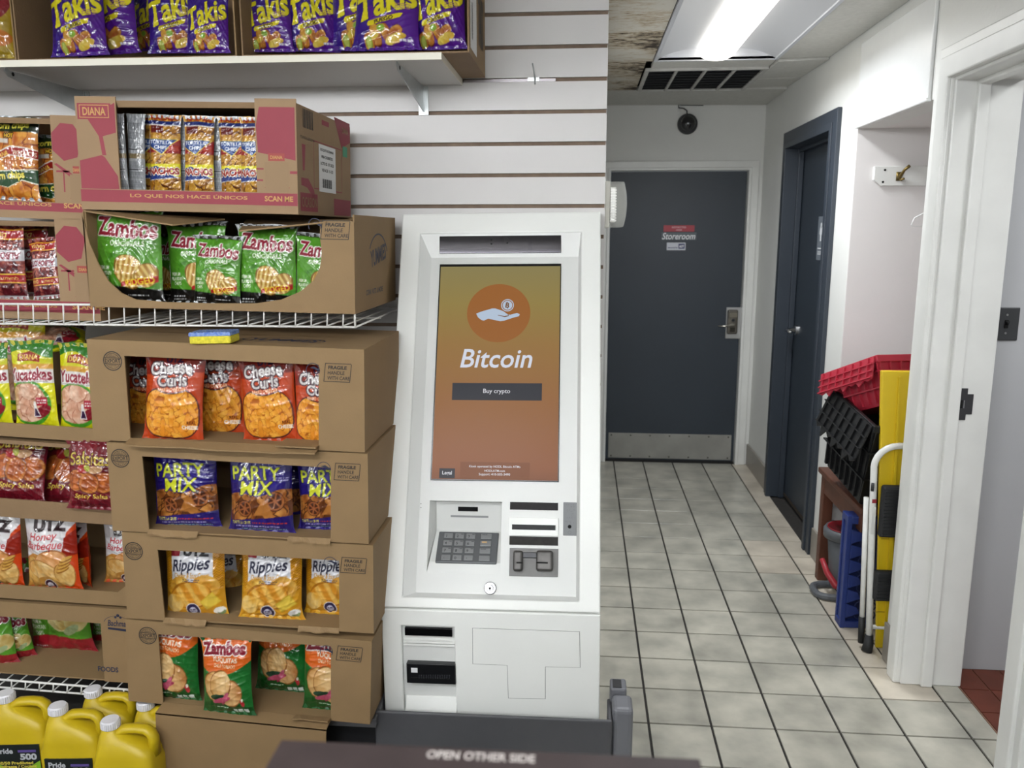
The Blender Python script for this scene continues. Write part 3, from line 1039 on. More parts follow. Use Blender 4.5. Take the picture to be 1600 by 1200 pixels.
kp(MB().cyl((a[0], RD - .0035, a[1]), (a[0], RD, a[1]), .0055), 'headphone_jack', VOID, br)
ik = Ink(lambda a, b, l: TM @ Vector((a, RD - .002 - .0003 * l, b)))
rnd = random.Random(3)
for i in range(34):
    q = fp(883 + rnd.random() * 15, 789 + rnd.choice((0, 3, 8, 10, 14, 17, 20, 26, 28)), RD)
    ik.disc(q, .0009, 6)
ik.ring(fp(890, 832, RD), .005, .0008, 12)
ik.build('braille_dots', mat('braille_dark', '5e6062', .5), br)
# key lock
a = fp(766, 919, RD)
lk_ = kp(MB().cyl((a[0], RD - .006, a[1]), (a[0], RD, a[1]), .018, .0195, 28), 'key_lock', LOCKM, bev=.0015)
kp(MB().cyl((a[0], RD - .011, a[1]), (a[0], RD - .006, a[1]), .010, n=20), 'lock_barrel', LOCKM, lk_, bev=.001)
kp(MB().cyl((a[0], RD - .0114, a[1]), (a[0], RD - .011, a[1]), .003, n=10).box((a[0] - .0012, RD - .0114, a[1] - .006), (a[0] + .0012, RD - .011, a[1])), 'keyhole', VOID, lk_)

# lower door
lf = kf


def lp(px, py, n=0.0):
    h = kf.hit(px, py, 1, n)
    return h.x, h.z


def lbox(r, d0, d1, name, m, parent=None, n=0.0, **k):
    a, b = lp(r[0], (r[1] + r[3]) / 2, n)[0], lp(r[2], (r[1] + r[3]) / 2, n)[0]
    c, d = lp((r[0] + r[2]) / 2, r[3], n)[1], lp((r[0] + r[2]) / 2, r[1], n)[1]
    return MB().box((a, d0, c), (b, d1, d)).build(name, m, parent or kiosk, **k)


ba, bb = lp(629, 1040)[0], lp(711, 1040)[0]
bz0, bz1 = lp(672, 1112)[1], lp(668, 979)[1]
zq = zg - .006
MB().plate((-W2, W2), (.02, zq), [(ba, bz0, bb, bz1)], 0, .03).build('lower_door', KWH, kiosk, bev=.004, seg=3)
MB().box((ba - .01, .014, bz0 - .01), (bb + .01, .028, bz1 + .01)).build('bay_back', KWI, kiosk)
lbox((632, 983, 706, 995), .004, .015, 'label_window', mat('black_gloss', '08080a', .2, spec=.2), bev=.001)
lbox((630, 1003, 710, 1006), .003, .015, 'ridge', KWH)
lbox((630, 1008, 710, 1011), .006, .015, 'ridge', KWH)
nr = lbox((636, 1036, 712, 1067), -.006, .015, 'note_reader', mat('reader_black', '101114', .3), bev=.002)
lbox((643, 1042, 653, 1049), -.0068, -.005, 'maker_badge', WHITE, nr)
for i in range(14):
    lbox((655 + i * 3.6, 1053, 656.8 + i * 3.6, 1058), -.009, -.005, 'reader_tooth', mat('reader_grey', '2c2d31', .4), nr)
lbox((644, 1057, 704, 1059), -.0075, -.005, 'reader_mouth', VOID, nr)
a, b = lp(634, 1100)[0], lp(714, 1100)[0]
z0, z1 = lp(672, 1113)[1], lp(672, 1090)[1]
MB().hexa([(a, -.012, z0), (b, -.012, z0), (b, .014, z0), (a, .014, z0), (a, .008, z1), (b, .008, z1), (b, .014, z1), (a, .014, z1)]).build('tray_lip', KWH, kiosk, bev=.002)
tpoly = [lp(*q) for q in ((738, 981), (906, 986.5), (907, 1043), (852.5, 1042), (852.5, 1092), (794, 1091), (792, 1039.5), (738.5, 1037.5))]
MB().prism([(x, z) for x, z in tpoly], -.0006, .004).build('panel_seam', mat('seam_grey', '8f8f8c', .7), kiosk)
cxm = sum(p[0] for p in tpoly) / 8
czm = sum(p[1] for p in tpoly) / 8
ins = .0016
tp2 = []
for i in range(8):
    p, q, s_ = Vector(tpoly[i - 1]), Vector(tpoly[i]), Vector(tpoly[(i + 1) % 8])
    n1, n2 = (q - p).normalized(), (s_ - q).normalized()
    # clockwise outline: inward is to the right of travel
    i1, i2 = Vector((n1.y, -n1.x)), Vector((n2.y, -n2.x))
    tp2.append(tuple(q + (i1 + i2) * ins))
MB().prism(tp2, -.0022, .003).build('cover_panel', KWH, kiosk, bev=.0006)

# grey guard tray at its foot
GT = mat('grey_guard_plastic', '4f4f52', .45, var=(20, .06), bump=(120, .1))
GT2 = mat('grey_guard_plastic_light', '6d6e73', .4, bump=(120, .1))
yf = 2.19
gl, gr = at(585, 1111, yf), at(957, 1127, yf)
gz = (gl.z + gr.z) / 2
guard = thing('guard_tray', 'dark grey plastic bumper tray around the foot of the kiosk', 'bumper', (xm, yf, 0), M=Matrix.Translation(((gl.x + gr.x) / 2, yf, 0)))
hw = (gr.x - gl.x) / 2
rz = roll * hw * .6
th = .012
def wedge(mb, x0, x1, y0, y1, zl_, zr_):
    return mb.hexa([(x0, y0, 0), (x1, y0, 0), (x1, y1, 0), (x0, y1, 0), (x0, y0, zl_), (x1, y0, zr_), (x1, y1, zr_), (x0, y1, zl_)])
wedge(MB(), -hw, hw, 0, th, gl.z, gr.z).build('front_wall', GT, guard, bev=.006, seg=3)
wedge(MB(), -hw, -hw + th, th, .16, gl.z, gl.z).build('side_wall', GT, guard, bev=.004)
wedge(MB(), hw - th, hw, th, .12, gr.z, gr.z).build('side_wall', GT, guard, bev=.004)
p0 = at(990, 1100, yf + .02)
pw = p0.x - gr.x
MB().box((hw, .012, 0), (hw + pw, .10, gr.z + .03)).build('corner_post', GT2, guard, bev=.014, seg=3)
MB().box((hw - .004, .10, 0), (hw + pw * .75, .16, gr.z + .045)).build('post_clip', GT2, guard, bev=.006)
MB().box((hw + .004, .105, gr.z + .04), (hw + pw * .5, .15, gr.z + .0465)).build('post_socket', BLACK, guard)

# ================================================================ shelves
LAM = mat('cream_laminate', 'd9d4c4', .35, var=(5, .04))
LAMU = mat('grey_white_laminate', 'c9c6c2', .4, var=(5, .03))
ZINC = mat('zinc_plate', 'b9bdbd', .35, .8, var=(15, .15))
SH = at(722, 133, YW - .001)
shy = .416
Y0s = YW - shy
shelf = thing('laminate_shelf', 'cream edged laminate shelf on steel brackets along the slat wall', 'shelf', (SH.x, YW, SH.z))
MB().box((-2.2, -shy, 0), (0, -.002, .0185)).build('board', LAMU, shelf)
MB().box((-2.2, -shy - .001, -.0003), (.0004, -shy, .0187)).box((0, -shy, -.0003), (.0018, -.002, .0187)).build('edge_band', LAM, shelf)


def bracket(x):
    b = thing('shelf_bracket', '', 'bracket', (x, YW, SH.z))
    MB().prism([(-.004, -.085), (-.004, -.003), (-.385, -.003), (-.40, .004), (-.405, -.008), (-.39, -.022)], -.0016, .0016, 'yz').build('arm', ZINC, b)
    MB().box((-.017, -.005, -.095), (.017, -.0005, -.003)).build('wall_plate', ZINC, b, bev=.001)
    MB().box((-.004, -.012, -.085), (.004, -.004, -.003)).build('rib', ZINC, b)
    MB().cyl((-.001, -.37, -.012), (.0026, -.37, -.012), .006, n=10).build('bolt_hole', VOID, b)
    return b


tag(bracket(at(662, 160, YW).x), 'steel bracket under the free end of the laminate shelf')
tag(bracket(at(133, 150, YW).x), 'shaded steel bracket under the laminate shelf above the red box')
# peg hook in the slat groove
pc = at(834, 124, YW - .004)
ph = thing('slatwall_hook', 'small bent wire hook in a groove of the bare slat wall', 'hook', pc)
MB().box((-.02, .0, -.006), (.018, .006, .006)).build('hook_plate', ZINC, ph)
MB().tube([(.004, 0, -.016), (.004, -.004, 0), (.003, -.016, .012), (0, -.022, .03), (-.003, -.022, .046)], .0025, 6).build('wire', ZINC, ph, smooth=True)
gg = at(743, 124, YW)
# metal liner in the groove by the shelf end
ln = MB().box((SH.x + .004, YW + .001, pc.z - .006), (SH.x + .31, YW + .011, pc.z + .003)).build('groove_liner', mat('grey_aluminium', '8f8a8c', .35, .8))
tag(ln, 'grey metal strip lining one groove of the slat wall', 'metal strip')

WIRE = mat('white_coated_wire', 'dddcd8', .35)


def wire_shelf(label, xa, xb, yf, ya, zlo, zhi, dz, step):
    """xa..xb, front yf, back ya; dz = drop of the right end"""
    t = thing('wire_shelf', label, 'shelf', (xa, yf, zlo))
    L = xb - xa
    z = lambda x: dz * x / L
    hh = zhi - zlo
    for (y, zz, r) in ((0, 0, .0032), (0, hh, .0036), (ya - yf, .0, .003), ((ya - yf) * .5, -.005, .003)):
        MB().cyl((0, y, zz), (L, y, zz + dz), r, n=8).build('rail', WIRE, t, smooth=True)
    lip = MB().cyl((0, 0, 0), (.004, 0, hh), .0022, n=6).mesh('lip_wire', WIRE, True)
    dk = MB().cyl((0, 0, 0), (0, ya - yf, 0), .0022, n=6).mesh('deck_wire', WIRE, True)
    x = .012
    while x < L - .004:
        o = link('lip_wire', lip, t)
        o.location = (x, -.002, z(x))
        o = link('deck_wire', dk, t)
        o.location = (x, 0, z(x) + .003)
        x += step
    o = MB().cyl((L, 0, dz), (L, ya - yf, dz), .003, n=8).cyl((L, 0, dz), (L, 0, hh + dz), .003, n=8)
    o.build('end_wire', WIRE, t, smooth=True)
    return t


zlo = (at(0, 505, 2.25).z + at(555, 512, 2.25).z) / 2
zhi = at(0, 475, 2.25).z
wire_shelf('upper white wire shelf carrying the red printed boxes', -1.95, at(555, 512, 2.25).x, 2.25, YW - .004, zlo, zhi, 0, .0455)
lo0, lo1 = at(0, 1067, 2.26), at(198, 1083, 2.26)
hi0 = at(0, 1056, 2.26)
wire_shelf('low white wire shelf above the yellow jugs', -1.95, -1.345, 2.225, YW - .004, lo0.z + .012, hi0.z + .014, -.02, .0455)
# grey deck under the tall stack of boxes
gd = thing('shelf_plinth', 'dark grey metal base under the stack of brown boxes', 'shelf', (-1.0, 2.16, 0))
MB().box((-.04, 0, .19), (.415, .66, .218)).build('deck', mat('base_grey_metal', '6a6a6c', .45, .3), gd, bev=.003)
MB().box((-.02, .06, 0), (.40, .08, .19)).build('kick_panel', mat('kick_black', '17171a', .6), gd)

# ================================================================ cardboard boxes
CARD = mat('brown_cardboard', '876d4a', .75, var=(9, .07), bump=(180, .12))
CARDD = mat('worn_brown_cardboard', '83694b', .75, var=(7, .12), bump=(120, .2))
KRAFT = mat('kraft_cardboard', '937859', .75, var=(9, .07), bump=(180, .12))
INKN = mat('navy_carton_ink', '20253c', .6)
INKK = mat('black_carton_ink', '1f1d1c', .6)
RED = mat('red_carton_ink', '8a2b39', .6, var=(12, .05))
GOLD = mat('gold_carton_ink', 'b98c4e', .6)
T = .0045


class Box:
    def __init__(self, name, label, pBL, pBR, pTL, D, depth, m=CARD, group=None, cat='box', top=True, hgt=None, back=True):
        P0, P1 = at(*pBL, D), at(*pBR, D)
        a = math.atan2(P1.z - P0.z, P1.x - P0.x)
        self.M = Matrix.Translation(P0) @ Matrix.Rotation(-a, 4, 'Y')
        self.fr = Fr(self.M)
        self.w = (P1 - P0).length
        self.h = hgt or self.fr.hit(*pTL).z
        self.d = depth
        self.m = m
        self.o = thing(name, label, cat, M=self.M, group=group)
        mb = MB()
        w, h, d = self.w, self.h, depth
        mb.box((0, T, 0), (T, d, h)).box((w - T, T, 0), (w, d, h))
        mb.box((T, d - T, 0), (w - T, d, h)).box((T, T, 0), (w - T, d - T, T))
        if top:
            mb.box((T, T, h - T), (w - T, d - T, h))
        mb.build('carton_body', m, self.o)

    def q(self, px, py, y=0.0):
        h = self.fr.hit(px, py, 1, y)
        return h.x, h.z

    def front(self, poly, name='front_panel'):
        return MB().prism(poly, 0, T).build(name, self.m, self.o)

    def arch(self, tl, tr, br, bl):
        """front panel cut away from the bottom edge up"""
        a, b, c, d = self.q(*tl), self.q(*tr), self.q(*br), self.q(*bl)
        w, h = self.w, self.h
        return self.front([(0, 0), (0, h), (w, h), (w, 0), (c[0], 0), (b[0], b[1]), (a[0], a[1]), (d[0], 0)])

    def place(self, a, b, l):
        return (a, -.0003 - .0003 * l, b)

    def ink(self):
        return Ink(self.place)

    def stamp(self, px, py, r):
        c = self.q(px, py)
        r = r * 1.0
        k = self.ink()
        k.ring(c, r, r * .1).ring(c, r * .8, r * .04)
        k.text('EXPORT', c, w=r * 1.62, h=r * .4, bold=.02, rot=.06)
        k.rect(c[0] - r * .9, c[1] + r * .27, c[0] + r * .9, c[1] + r * .33).rect(c[0] - r * .9, c[1] - r * .33, c[0] + r * .9, c[1] - r * .27)
        for (s_, sg) in (('QUALITY', 1), ('QUALITY', -1)):
            for i, ch in enumerate(s_):
                t = math.pi / 2 - (i - 3) * .3
                if sg < 0:
                    t = -math.pi / 2 + (i - 3) * .3
                k.text(ch, (c[0] + r * .66 * math.cos(t), c[1] + r * .66 * math.sin(t)), h=r * .17, rot=t - math.pi / 2 * sg)
        for i in range(5):
            zz = .36 + .06 * i
            ww = math.sqrt(max(0, .3 - zz * zz)) if zz < .54 else 0
            if ww:
                k.rect(c[0] - r * ww, c[1] + r * zz, c[0] + r * ww, c[1] + r * (zz + .025))
                k.rect(c[0] - r * ww, c[1] - r * (zz + .025), c[0] + r * ww, c[1] - r * zz)
        k.build('export_stamp', INKK, self.o)

    def fragile(self, tl, br, mark):
        a, b = self.q(*tl), self.q(*br)
        x0, z1, x1, z0 = a[0], a[1], b[0], b[1]
        w, h = x1 - x0, z1 - z0
        k = self.ink()
        sk = .07 * w
        for (p, q_) in (((x0, z0), (x1 - sk, z0)), ((x0 + sk, z1), (x1, z1))):
            k.poly([p, q_, (q_[0], q_[1] + .0018), (p[0], p[1] + .0018)])
        for (p, q_) in (((x0, z0), (x0 + sk, z1)), ((x1 - sk, z0), (x1, z1))):
            k.poly([p, (p[0] + .0018, p[1]), (q_[0] + .0018, q_[1]), q_])
        for i, s_ in enumerate(('FRAGILE', 'HANDLE', 'WITH CARE')):
            ww = (.66, .6, .8)[i] * w
            k.text(s_, (x0 + .13 * w + ww / 2 + sk * (.75 - .3 * i), z1 - h * (.2 + .29 * i)), w=ww, h=h * .2, bold=.035 if i == 0 else .015, shear=.08)
        k.build('care_mark', INKK, self.o)
        c = self.q(*mark)
        k = self.ink()
        r = .019
        k.ring(c, r, r * .1, a0=-.5, a1=math.pi + .6)
        k.poly([(c[0] - r * .5, c[1] + r * .3), (c[0] + r * .2, c[1] + r * .5), (c[0] + r * 1.0, c[1] + r * .05), (c[0] + r * .95, c[1] - r * .2), (c[0] + r * .2, c[1] + r * .15)])
        k.build('swoosh_mark', INKN, self.o)

    def flap(self, x0, x1, y0, y1, z=None, dip=.012, name='bottom_flap'):
        """torn flap lying forward out of the cut opening"""
        n = 9
        rr = random.Random(int(x0 * 1000) + int(self.h * 1e4))
        vs, fs = [], []
        for i in range(n + 1):
            x = x0 + (x1 - x0) * i / n
            yf = y1 + (rr.random() - .5) * .006
            for (y, zz) in ((y0, .006), (yf, .006 - dip * (.7 + .5 * rr.random()))):
                vs += [(x, y, zz), (x, y, zz + .004)]
        for i in range(n):
            a = 4 * i
            b = a + 4
            fs += [(a, a + 2, b + 2, b), (a + 1, b + 1, b + 3, a + 3), (a + 2, a + 3, b + 3, b + 2), (a, b, b + 1, a + 1)]
        fs += [(0, 1, 3, 2), (4 * n, 4 * n + 2, 4 * n + 3, 4 * n + 1)]
        MB().add(vs, fs).build(name, self.m, self.o)


DS = 2.12
GS = 'brown cartons in the tall stack'
# --- the stack of four, top to bottom
B_ch = Box('snack_carton', 'top brown box of the tall stack, holding orange cheese curl bags', (146, 687), (570, 707), (137, 530), DS, .42, group=GS)
B_ch.arch((194, 556), (498, 570), (498, 700), (204, 690))
B_ch.stamp(176, 564, .027)
B_ch.fragile((505, 568), (549, 598), (489, 578))
B_ch.flap(B_ch.q(204, 690)[0], B_ch.q(499, 702)[0], .0, -.035)
MB().prism([(B_ch.q(437, 697)[0], .012), (B_ch.q(499, 702)[0], .012), (B_ch.q(499, 702)[0], .016), (B_ch.q(437, 697)[0], .016)], -.03, .05).build('torn_flap', CARD, B_ch.o)
k = Ink(lambda a, b, l: (a, b, B_ch.h + .0003 * l))
k.text('YUMMIES', (B_ch.w * .66, .12), w=.2, h=.05, bold=.03, shear=.2).ring((B_ch.w * .66, .12), .12, .006, ry=.05)
k.build('lid_print', INKN, B_ch.o)
B_pa = Box('snack_carton', 'second brown box of the tall stack, holding purple party mix bags', (176, 829), (576, 850), (161, 691), DS, .42, group=GS)
B_pa.arch((222, 713), (517, 731), (517, 848), (233, 830))
B_pa.stamp(188, 716, .027)
B_pa.fragile((521, 724), (563, 752), (506, 732))
B_pa.flap(B_pa.q(233, 830)[0], B_pa.q(310, 834)[0], .0, -.012)
B_pa.flap(B_pa.q(450, 840)[0], B_pa.q(517, 846)[0], .0, -.006)
B_ri = Box('snack_carton', 'third brown box of the tall stack, holding white and gold ripple chip bags', (199, 966), (584, 990), (184, 831), DS, .42, group=GS)
B_ri.arch((246, 859), (530, 876), (530, 988), (258, 970))
B_ri.stamp(209, 861, .027)
B_ri.fragile((531, 871), (573, 897), (516, 880))
B_ri.flap(B_ri.q(258, 968)[0], B_ri.q(323, 972)[0], .0, -.012)
B_ri.flap(B_ri.q(466, 980)[0], B_ri.q(530, 986)[0], .0, -.006)
B_yu = Box('snack_carton', 'bottom brown box of the tall stack, front flap hanging, with green and orange bags', (201, 1095), (578, 1132), (190, 967), DS, .42, group=GS)
B_yu.arch((247, 991), (517, 1010), (517, 1125), (255, 1100))
B_yu.stamp(231, 993, .027)
B_yu.fragile((525, 1009), (566, 1035), (510, 1018))
a, b = B_yu.q(255, 1098)[0], B_yu.q(517, 1120)[0]
MB().hexa([(a, -.045, -.225), (b, -.045, -.205), (b, -.041, -.205), (a, -.041, -.225), (a, -.045, .0), (b, -.045, .0), (b, -.041, .0), (a, -.041, .0)]).hexa([(a, -.045, -.004), (b, -.045, -.004), (b, .0, .002), (a, .0, .002), (a, -.045, .001), (b, -.045, .001), (b, .0, .007), (a, .0, .007)]).build('hanging_flap', CARD, B_yu.o)
B_yu.flap(B_yu.q(463, 1110)[0], B_yu.q(517, 1118)[0], .0, -.03, dip=-.008)

# --- left column
GL = 'brown cartons beside the tall stack'
DL = 2.24
def lcol(label, yl, yr, yt, xr, lip, band=None, m=CARD):
    """yl, yr: bottom edge height at x=0 and x=xr; yt: top edge at x=0"""
    k = (yr - yl) / xr
    ext = -150
    b = Box('snack_carton', label, (ext, yl + k * ext), (xr, yr), (ext, yt + k * ext), DL, .42, group=GL, top=band is not None, m=m)
    return b


B_yk = lcol('open brown box of yellow and green bags beside the cheese curl box', 681, 693, 560, 178, 0)
lipz = B_yk.q(60, 664)[1]
B_yk.front([(0, 0), (0, lipz), (B_yk.w, lipz), (B_yk.w, 0)])
B_sa = lcol('brown box of dark red salsa chip bags beside the party mix box', 807, 822, 688, 196, 0, band=1)
w, h = B_sa.w, B_sa.h
lipz = B_sa.q(60, 783)[1]
tz = B_sa.q(60, 697)[1]
MB().box((0, 0, 0), (w, T, lipz)).build('front_panel', CARDD, B_sa.o)
MB().box((0, 0, tz), (w, T, h)).build('header_panel', CARDD, B_sa.o)
MB().box((w - .05, 0, lipz), (w, T, tz)).build('corner_panel', CARDD, B_sa.o)
B_ho = lcol('open brown box of honey barbecue chip bags beside the ripple chip box', 934, 948, 830, 210, 0)
lipz = B_ho.q(60, 917)[1]
B_ho.front([(0, 0), (0, lipz), (B_ho.w - .05, lipz), (B_ho.w, lipz + .04), (B_ho.w, 0)])
B_pl = lcol('lowest brown box beside the stack, holding green plantain chip bags', 1053, 1068, 941, 212, 0, band=1)
w, h = B_pl.w, B_pl.h
bz = B_pl.q(60, 966)[1]
px1 = B_pl.q(159, 1000)[0]
B_pl.front([(0, bz), (0, h), (w, h), (w, 0), (px1, 0), (px1, bz - .004)])
k = B_pl.ink()
c = B_pl.q(183, 974)
k.ring(c, .042, .0018, ry=.024, a0=.1, a1=3.0)
k.text('Bachman', (c[0] + .004, c[1]), w=.066, h=.02, bold=.02, shear=.15)
k.poly([(c[0] - .03, c[1] - .014), (c[0] + .04, c[1] - .018), (c[0] + .04, c[1] - .026), (c[0] - .03, c[1] - .021)])
k.disc((c[0] + .004, c[1] + .026), .005).disc((c[0] - .004, c[1] + .02), .004).disc((c[0] + .012, c[1] + .02), .004)
k.build('carton_logo', INKN, B_pl.o)
k = B_pl.ink()
c = B_pl.q(173, 1046)
k.text('FOODS', (c[0] - .008, c[1]), w=.066, h=.017, bold=.03)
k.build('carton_lettering', INKN, B_pl.o)

# --- boxes on the upper wire shelf
DU = 2.235
B_za = Box('snack_carton', 'torn brown box of green plantain chip bags on the upper wire shelf', (141, 479), (555, 491), (118, 327), DU, .50, group='cartons on the upper wire shelf', top=False, m=CARD)
q = B_za.q
w, h = B_za.w, B_za.h
B_za.h2 = h
pts = [(0, 0), (0, h)]
for p in ((128, 335), (140, 380), (155, 415), (170, 440), (190, 458), (212, 468), (260, 472), (330, 474), (400, 474), (440, 468), (470, 455), (490, 438), (500, 418), (503, 395), (500, 372), (500, 348), (512, 344), (548, 345)):
    pts.append(q(*p))
pts += [(w, q(548, 345)[1] - .004), (w, 0)]
B_za.front(pts)
B_za.fragile((500, 345), (547, 375), (492, 352))
# lid flaps folded over the bags
MB().hexa([(.004, -.006, h - .006), (w * .34, -.008, h - .040), (w * .46, .12, h - .02), (.004, .16, h - .004), (.004, -.006, h - .002), (w * .34, -.008, h - .036), (w * .46, .12, h - .016), (.004, .16, h)]).build('lid_flap', CARD, B_za.o)
MB().hexa([(w * .58, .0, h - .052), (w * .9, -.005, h - .024), (w * .98, .2, h - .014), (w * .5, .2, h - .02), (w * .58, .0, h - .048), (w * .9, -.005, h - .020), (w * .98, .2, h - .010), (w * .5, .2, h - .016)]).build('lid_flap', CARD, B_za.o)
sidep = Ink(lambda a, b, l: (B_za.w + .0003 * l, a, b))
sidep.text('YUMMIES', (.27, .155), w=.19, h=.05, bold=.03, shear=.0, rot=.12).ring((.27, .13), .125, .007, a0=.4, a1=2.6, ry=.09).text('CORN  NUTS  & MORE', (.22, .05), w=.2, h=.016, bold=.02)
sidep.build('side_print', INKN, B_za.o)

GD = 'red printed cartons on the upper wire shelf'
B_di = Box('printed_carton', 'red printed box of corn snacks on top of the torn green bag box', (128, 327), (466, 335), (113, 156), DU, .52, m=KRAFT, group=GD)
B_d1 = Box('printed_carton', 'upper red printed box at the edge of the picture with orange corn chip bags', (-150, 333), (140, 345), (-150, 178), 2.31, .45, m=KRAFT, group=GD)
B_d2 = Box('printed_carton', 'lower red printed box behind the wire shelf lip with dark red popcorn bags', (-150, 492), (158, 502), (-150, 341), 2.31, .45, m=KRAFT, group=GD)


def diana(b, tl, tr, br, bl, full):
    q = b.q
    A, B_, C, D_ = q(*tl), q(*tr), q(*br), q(*bl)
    w, h = b.w, b.h
    zo = (C[1] + D_[1]) / 2
    MB().plate((0, w), (0, h), [(max(D_[0], .004), zo, C[0], h + .01)], 0, T).build('front_panel', b.m, b.o)
    MB().hexa([(max(D_[0], .004), .012, h - .016), (C[0], .012, h - .014), (C[0], .016, h - .014), (max(D_[0], .004), .016, h - .016), (max(D_[0], .004), .002, h), (C[0], .002, h), (C[0], .006, h), (max(D_[0], .004), .006, h)]).build('torn_edge', b.m, b.o)
    k = b.ink()
    k.rect(.001, .022, w - .001, zo - .002)
    xr = C[0]
    pw = w - xr
    if full:
        # left pillar: wide shapes
        x1 = D_[0] - .003
        k.poly([(.004, zo), (x1, zo), (x1 - .002, zo + .035), (x1 * .68, zo + .085), (x1 * .6, zo + .09), (.004, zo + .075)])
        k.poly([(x1 * .62, zo + .09), (x1 * .72, zo + .09), (x1 * .66, zo + .14), (x1 * .56, zo + .14)])
        k.poly([(x1 * .56, zo + .14), (x1 * .66, zo + .14), (x1, zo + .15), (x1, h - .006), (x1 * .3, zo + .185)])
        k.poly([(.006, h - .05), (x1 * .9, h - .05), (x1 * .9, h - .008), (.006, h - .008)], 2)
        # right pillar: red block
        k.poly([(xr + .006, zo + .105), (w - .004, zo + .085), (w - .004, h - .012), (xr + .012, h - .012), (xr + .002, h - .06)])
        for (p0, p1) in (((xr, zo + .03), (xr + .018, zo + .034)), ((xr, zo + .06), (xr + .02, zo + .064)), ((w - .02, zo + .05), (w, zo + .057))):
            k.rect(*p0, *p1)
        qx = (xr + .022, w - .022)
    else:
        cxp, czp = xr + .045, h - .062
        k.poly([(cxp + .048 * math.cos(t), czp + .054 * math.sin(t)) for t in (.3, 1.1, 1.9, 2.7, 3.6, 4.5, 5.4)])
        k.poly([(xr + .004, czp - .062), (xr + .012, czp - .06), (xr + .06, czp - .09), (xr + .055, czp - .1)])
        k.rect(xr + .01, zo + .085, xr + .05, zo + .09).rect(xr + .03, zo + .03, xr + .034, zo + .085)
        qx = (xr + .048, w - .004)
    k.rect(qx[0], zo + .012, qx[1], zo + .0135)
    k.build('red_print', RED, b.o)
    k = b.ink()
    k.rect(qx[0] + .012, zo + .083, qx[1] - .012, zo + .103, 2)
    k.build('brand_tab', mat('red_tab_ink', '963a33', .6), b.o)
    k = b.ink()
    k.text('DIANA', ((qx[0] + qx[1]) / 2, zo + .0925), w=(qx[1] - qx[0]) * .5, h=.009, bold=.03, lift=3)
    if full:
        k.text('DIANA', (x1 * .48, h - .029), w=x1 * .58, h=.021, bold=.02, lift=3)
        k.frame(.012, h - .046, x1 * .85, h - .012, .0018, 3)
        k.text('LO QUE NOS HACE ÚNICOS', ((D_[0] + C[0]) / 2 + .0, .041), w=(C[0] - D_[0]) * .86, h=.0135, bold=.02, lift=2)
    else:
        k.text('LO QUE NOS HACE ÚNICOS', (xr - .19, .041), w=.36, h=.0135, bold=.02, lift=2)
    k.text('SCAN ME', ((qx[0] + qx[1]) / 2 + .004, .040), w=(qx[1] - qx[0]) * 1.15 if full else .1, h=.0145, bold=.03, lift=2)
    k.build('gold_lettering', GOLD, b.o)
    k = b.ink()
    k.rect(qx[0] + .002, zo + .002, qx[1] - .002, zo + .08, 3)
    k.build('plain_panel', mat('kraft_print_patch', '8d7355', .75), b.o)


diana(B_di, (180, 170), (399, 165), (402, 306), (188, 290), True)
diana(B_d1, (-150, 190), (74, 195), (86, 318), (-150, 305), False)
diana(B_d2, (-150, 350), (78, 350), (94, 470), (-150, 462), False)
# side of the red box
sidep = Ink(lambda a, b, l: (B_di.w + .0003 * l, a, b))
sidep.poly([(.34, .30), (.515, .30), (.515, .24), (.42, .215)]).poly([(.04, .19), (.07, .19), (.06, .12), (.045, .12)]).poly([(.03, .10), (.09, .10), (.14, .07), (.15, .04), (.08, .075), (.03, .08)]).rect(.22, .262, .29, .276).rect(.33, .005, .515, .055).rect(.02, .01, .17, .06)
sidep.frame(.14, .075, .42, .21, .003)
sidep.build('side_print', RED, B_di.o)
sidep = Ink(lambda a, b, l: (B_di.w + .0003 + .0004 * l, a, b))
for i in range(12):
    sidep.rect(.05 + .0075 * i, .235, .05 + .0075 * i + .002 + .003 * ((i * 7) % 3) / 2, .285)
sidep.text('PLANTA GENUINA', (.09, .208), w=.12, h=.008)
sidep.build('barcode', INKK, B_di.o)
sidep = Ink(lambda a, b, l: (B_di.w + .0006 + .0004 * l, a, b))
sidep.rect(.185, .07, .35, .205)
sidep.build('address_label', mat('label_paper', 'd9d9d8', .6), B_di.o)
sidep = Ink(lambda a, b, l: (B_di.w + .001 + .0004 * l, a, b))
for i, s_ in enumerate(('BOQUITAS DIANA', 'FINA CHURRITOS', 'LOTE 02  07-2023', 'VENCE 11-23')):
    sidep.text(s_, (.265, .19 - .019 * i), w=.13 - .02 * (i % 2), h=.009, bold=.02)
for i in range(16):
    sidep.rect(.215 + .006 * i, .082, .215 + .006 * i + .002 + .0015 * ((i * 5) % 3), .108)
sidep.build('label_lettering', INKK, B_di.o)
sidep = Ink(lambda a, b, l: (B_di.w + .001 + .0004 * l, a, b))
sidep.text('OCASION', (.095, .035), w=.13, h=.028, bold=.01).text('DIANA', (.46, .27), w=.07, h=.018, bold=.02)
sidep.build('side_lettering', KRAFT, B_di.o)
sidep = Ink(lambda a, b, l: (B_di.w + .0008 + .0004 * l, a, b))
sidep.rect(.43, .19, .48, .222)
sidep.build('green_sticker', mat('green_sticker', '3c8f6c', .6), B_di.o)

# --- display trays of purple bags on the laminate shelf
zs_ = SH.z + .0195
GTk = 'cut open cartons on the laminate shelf'


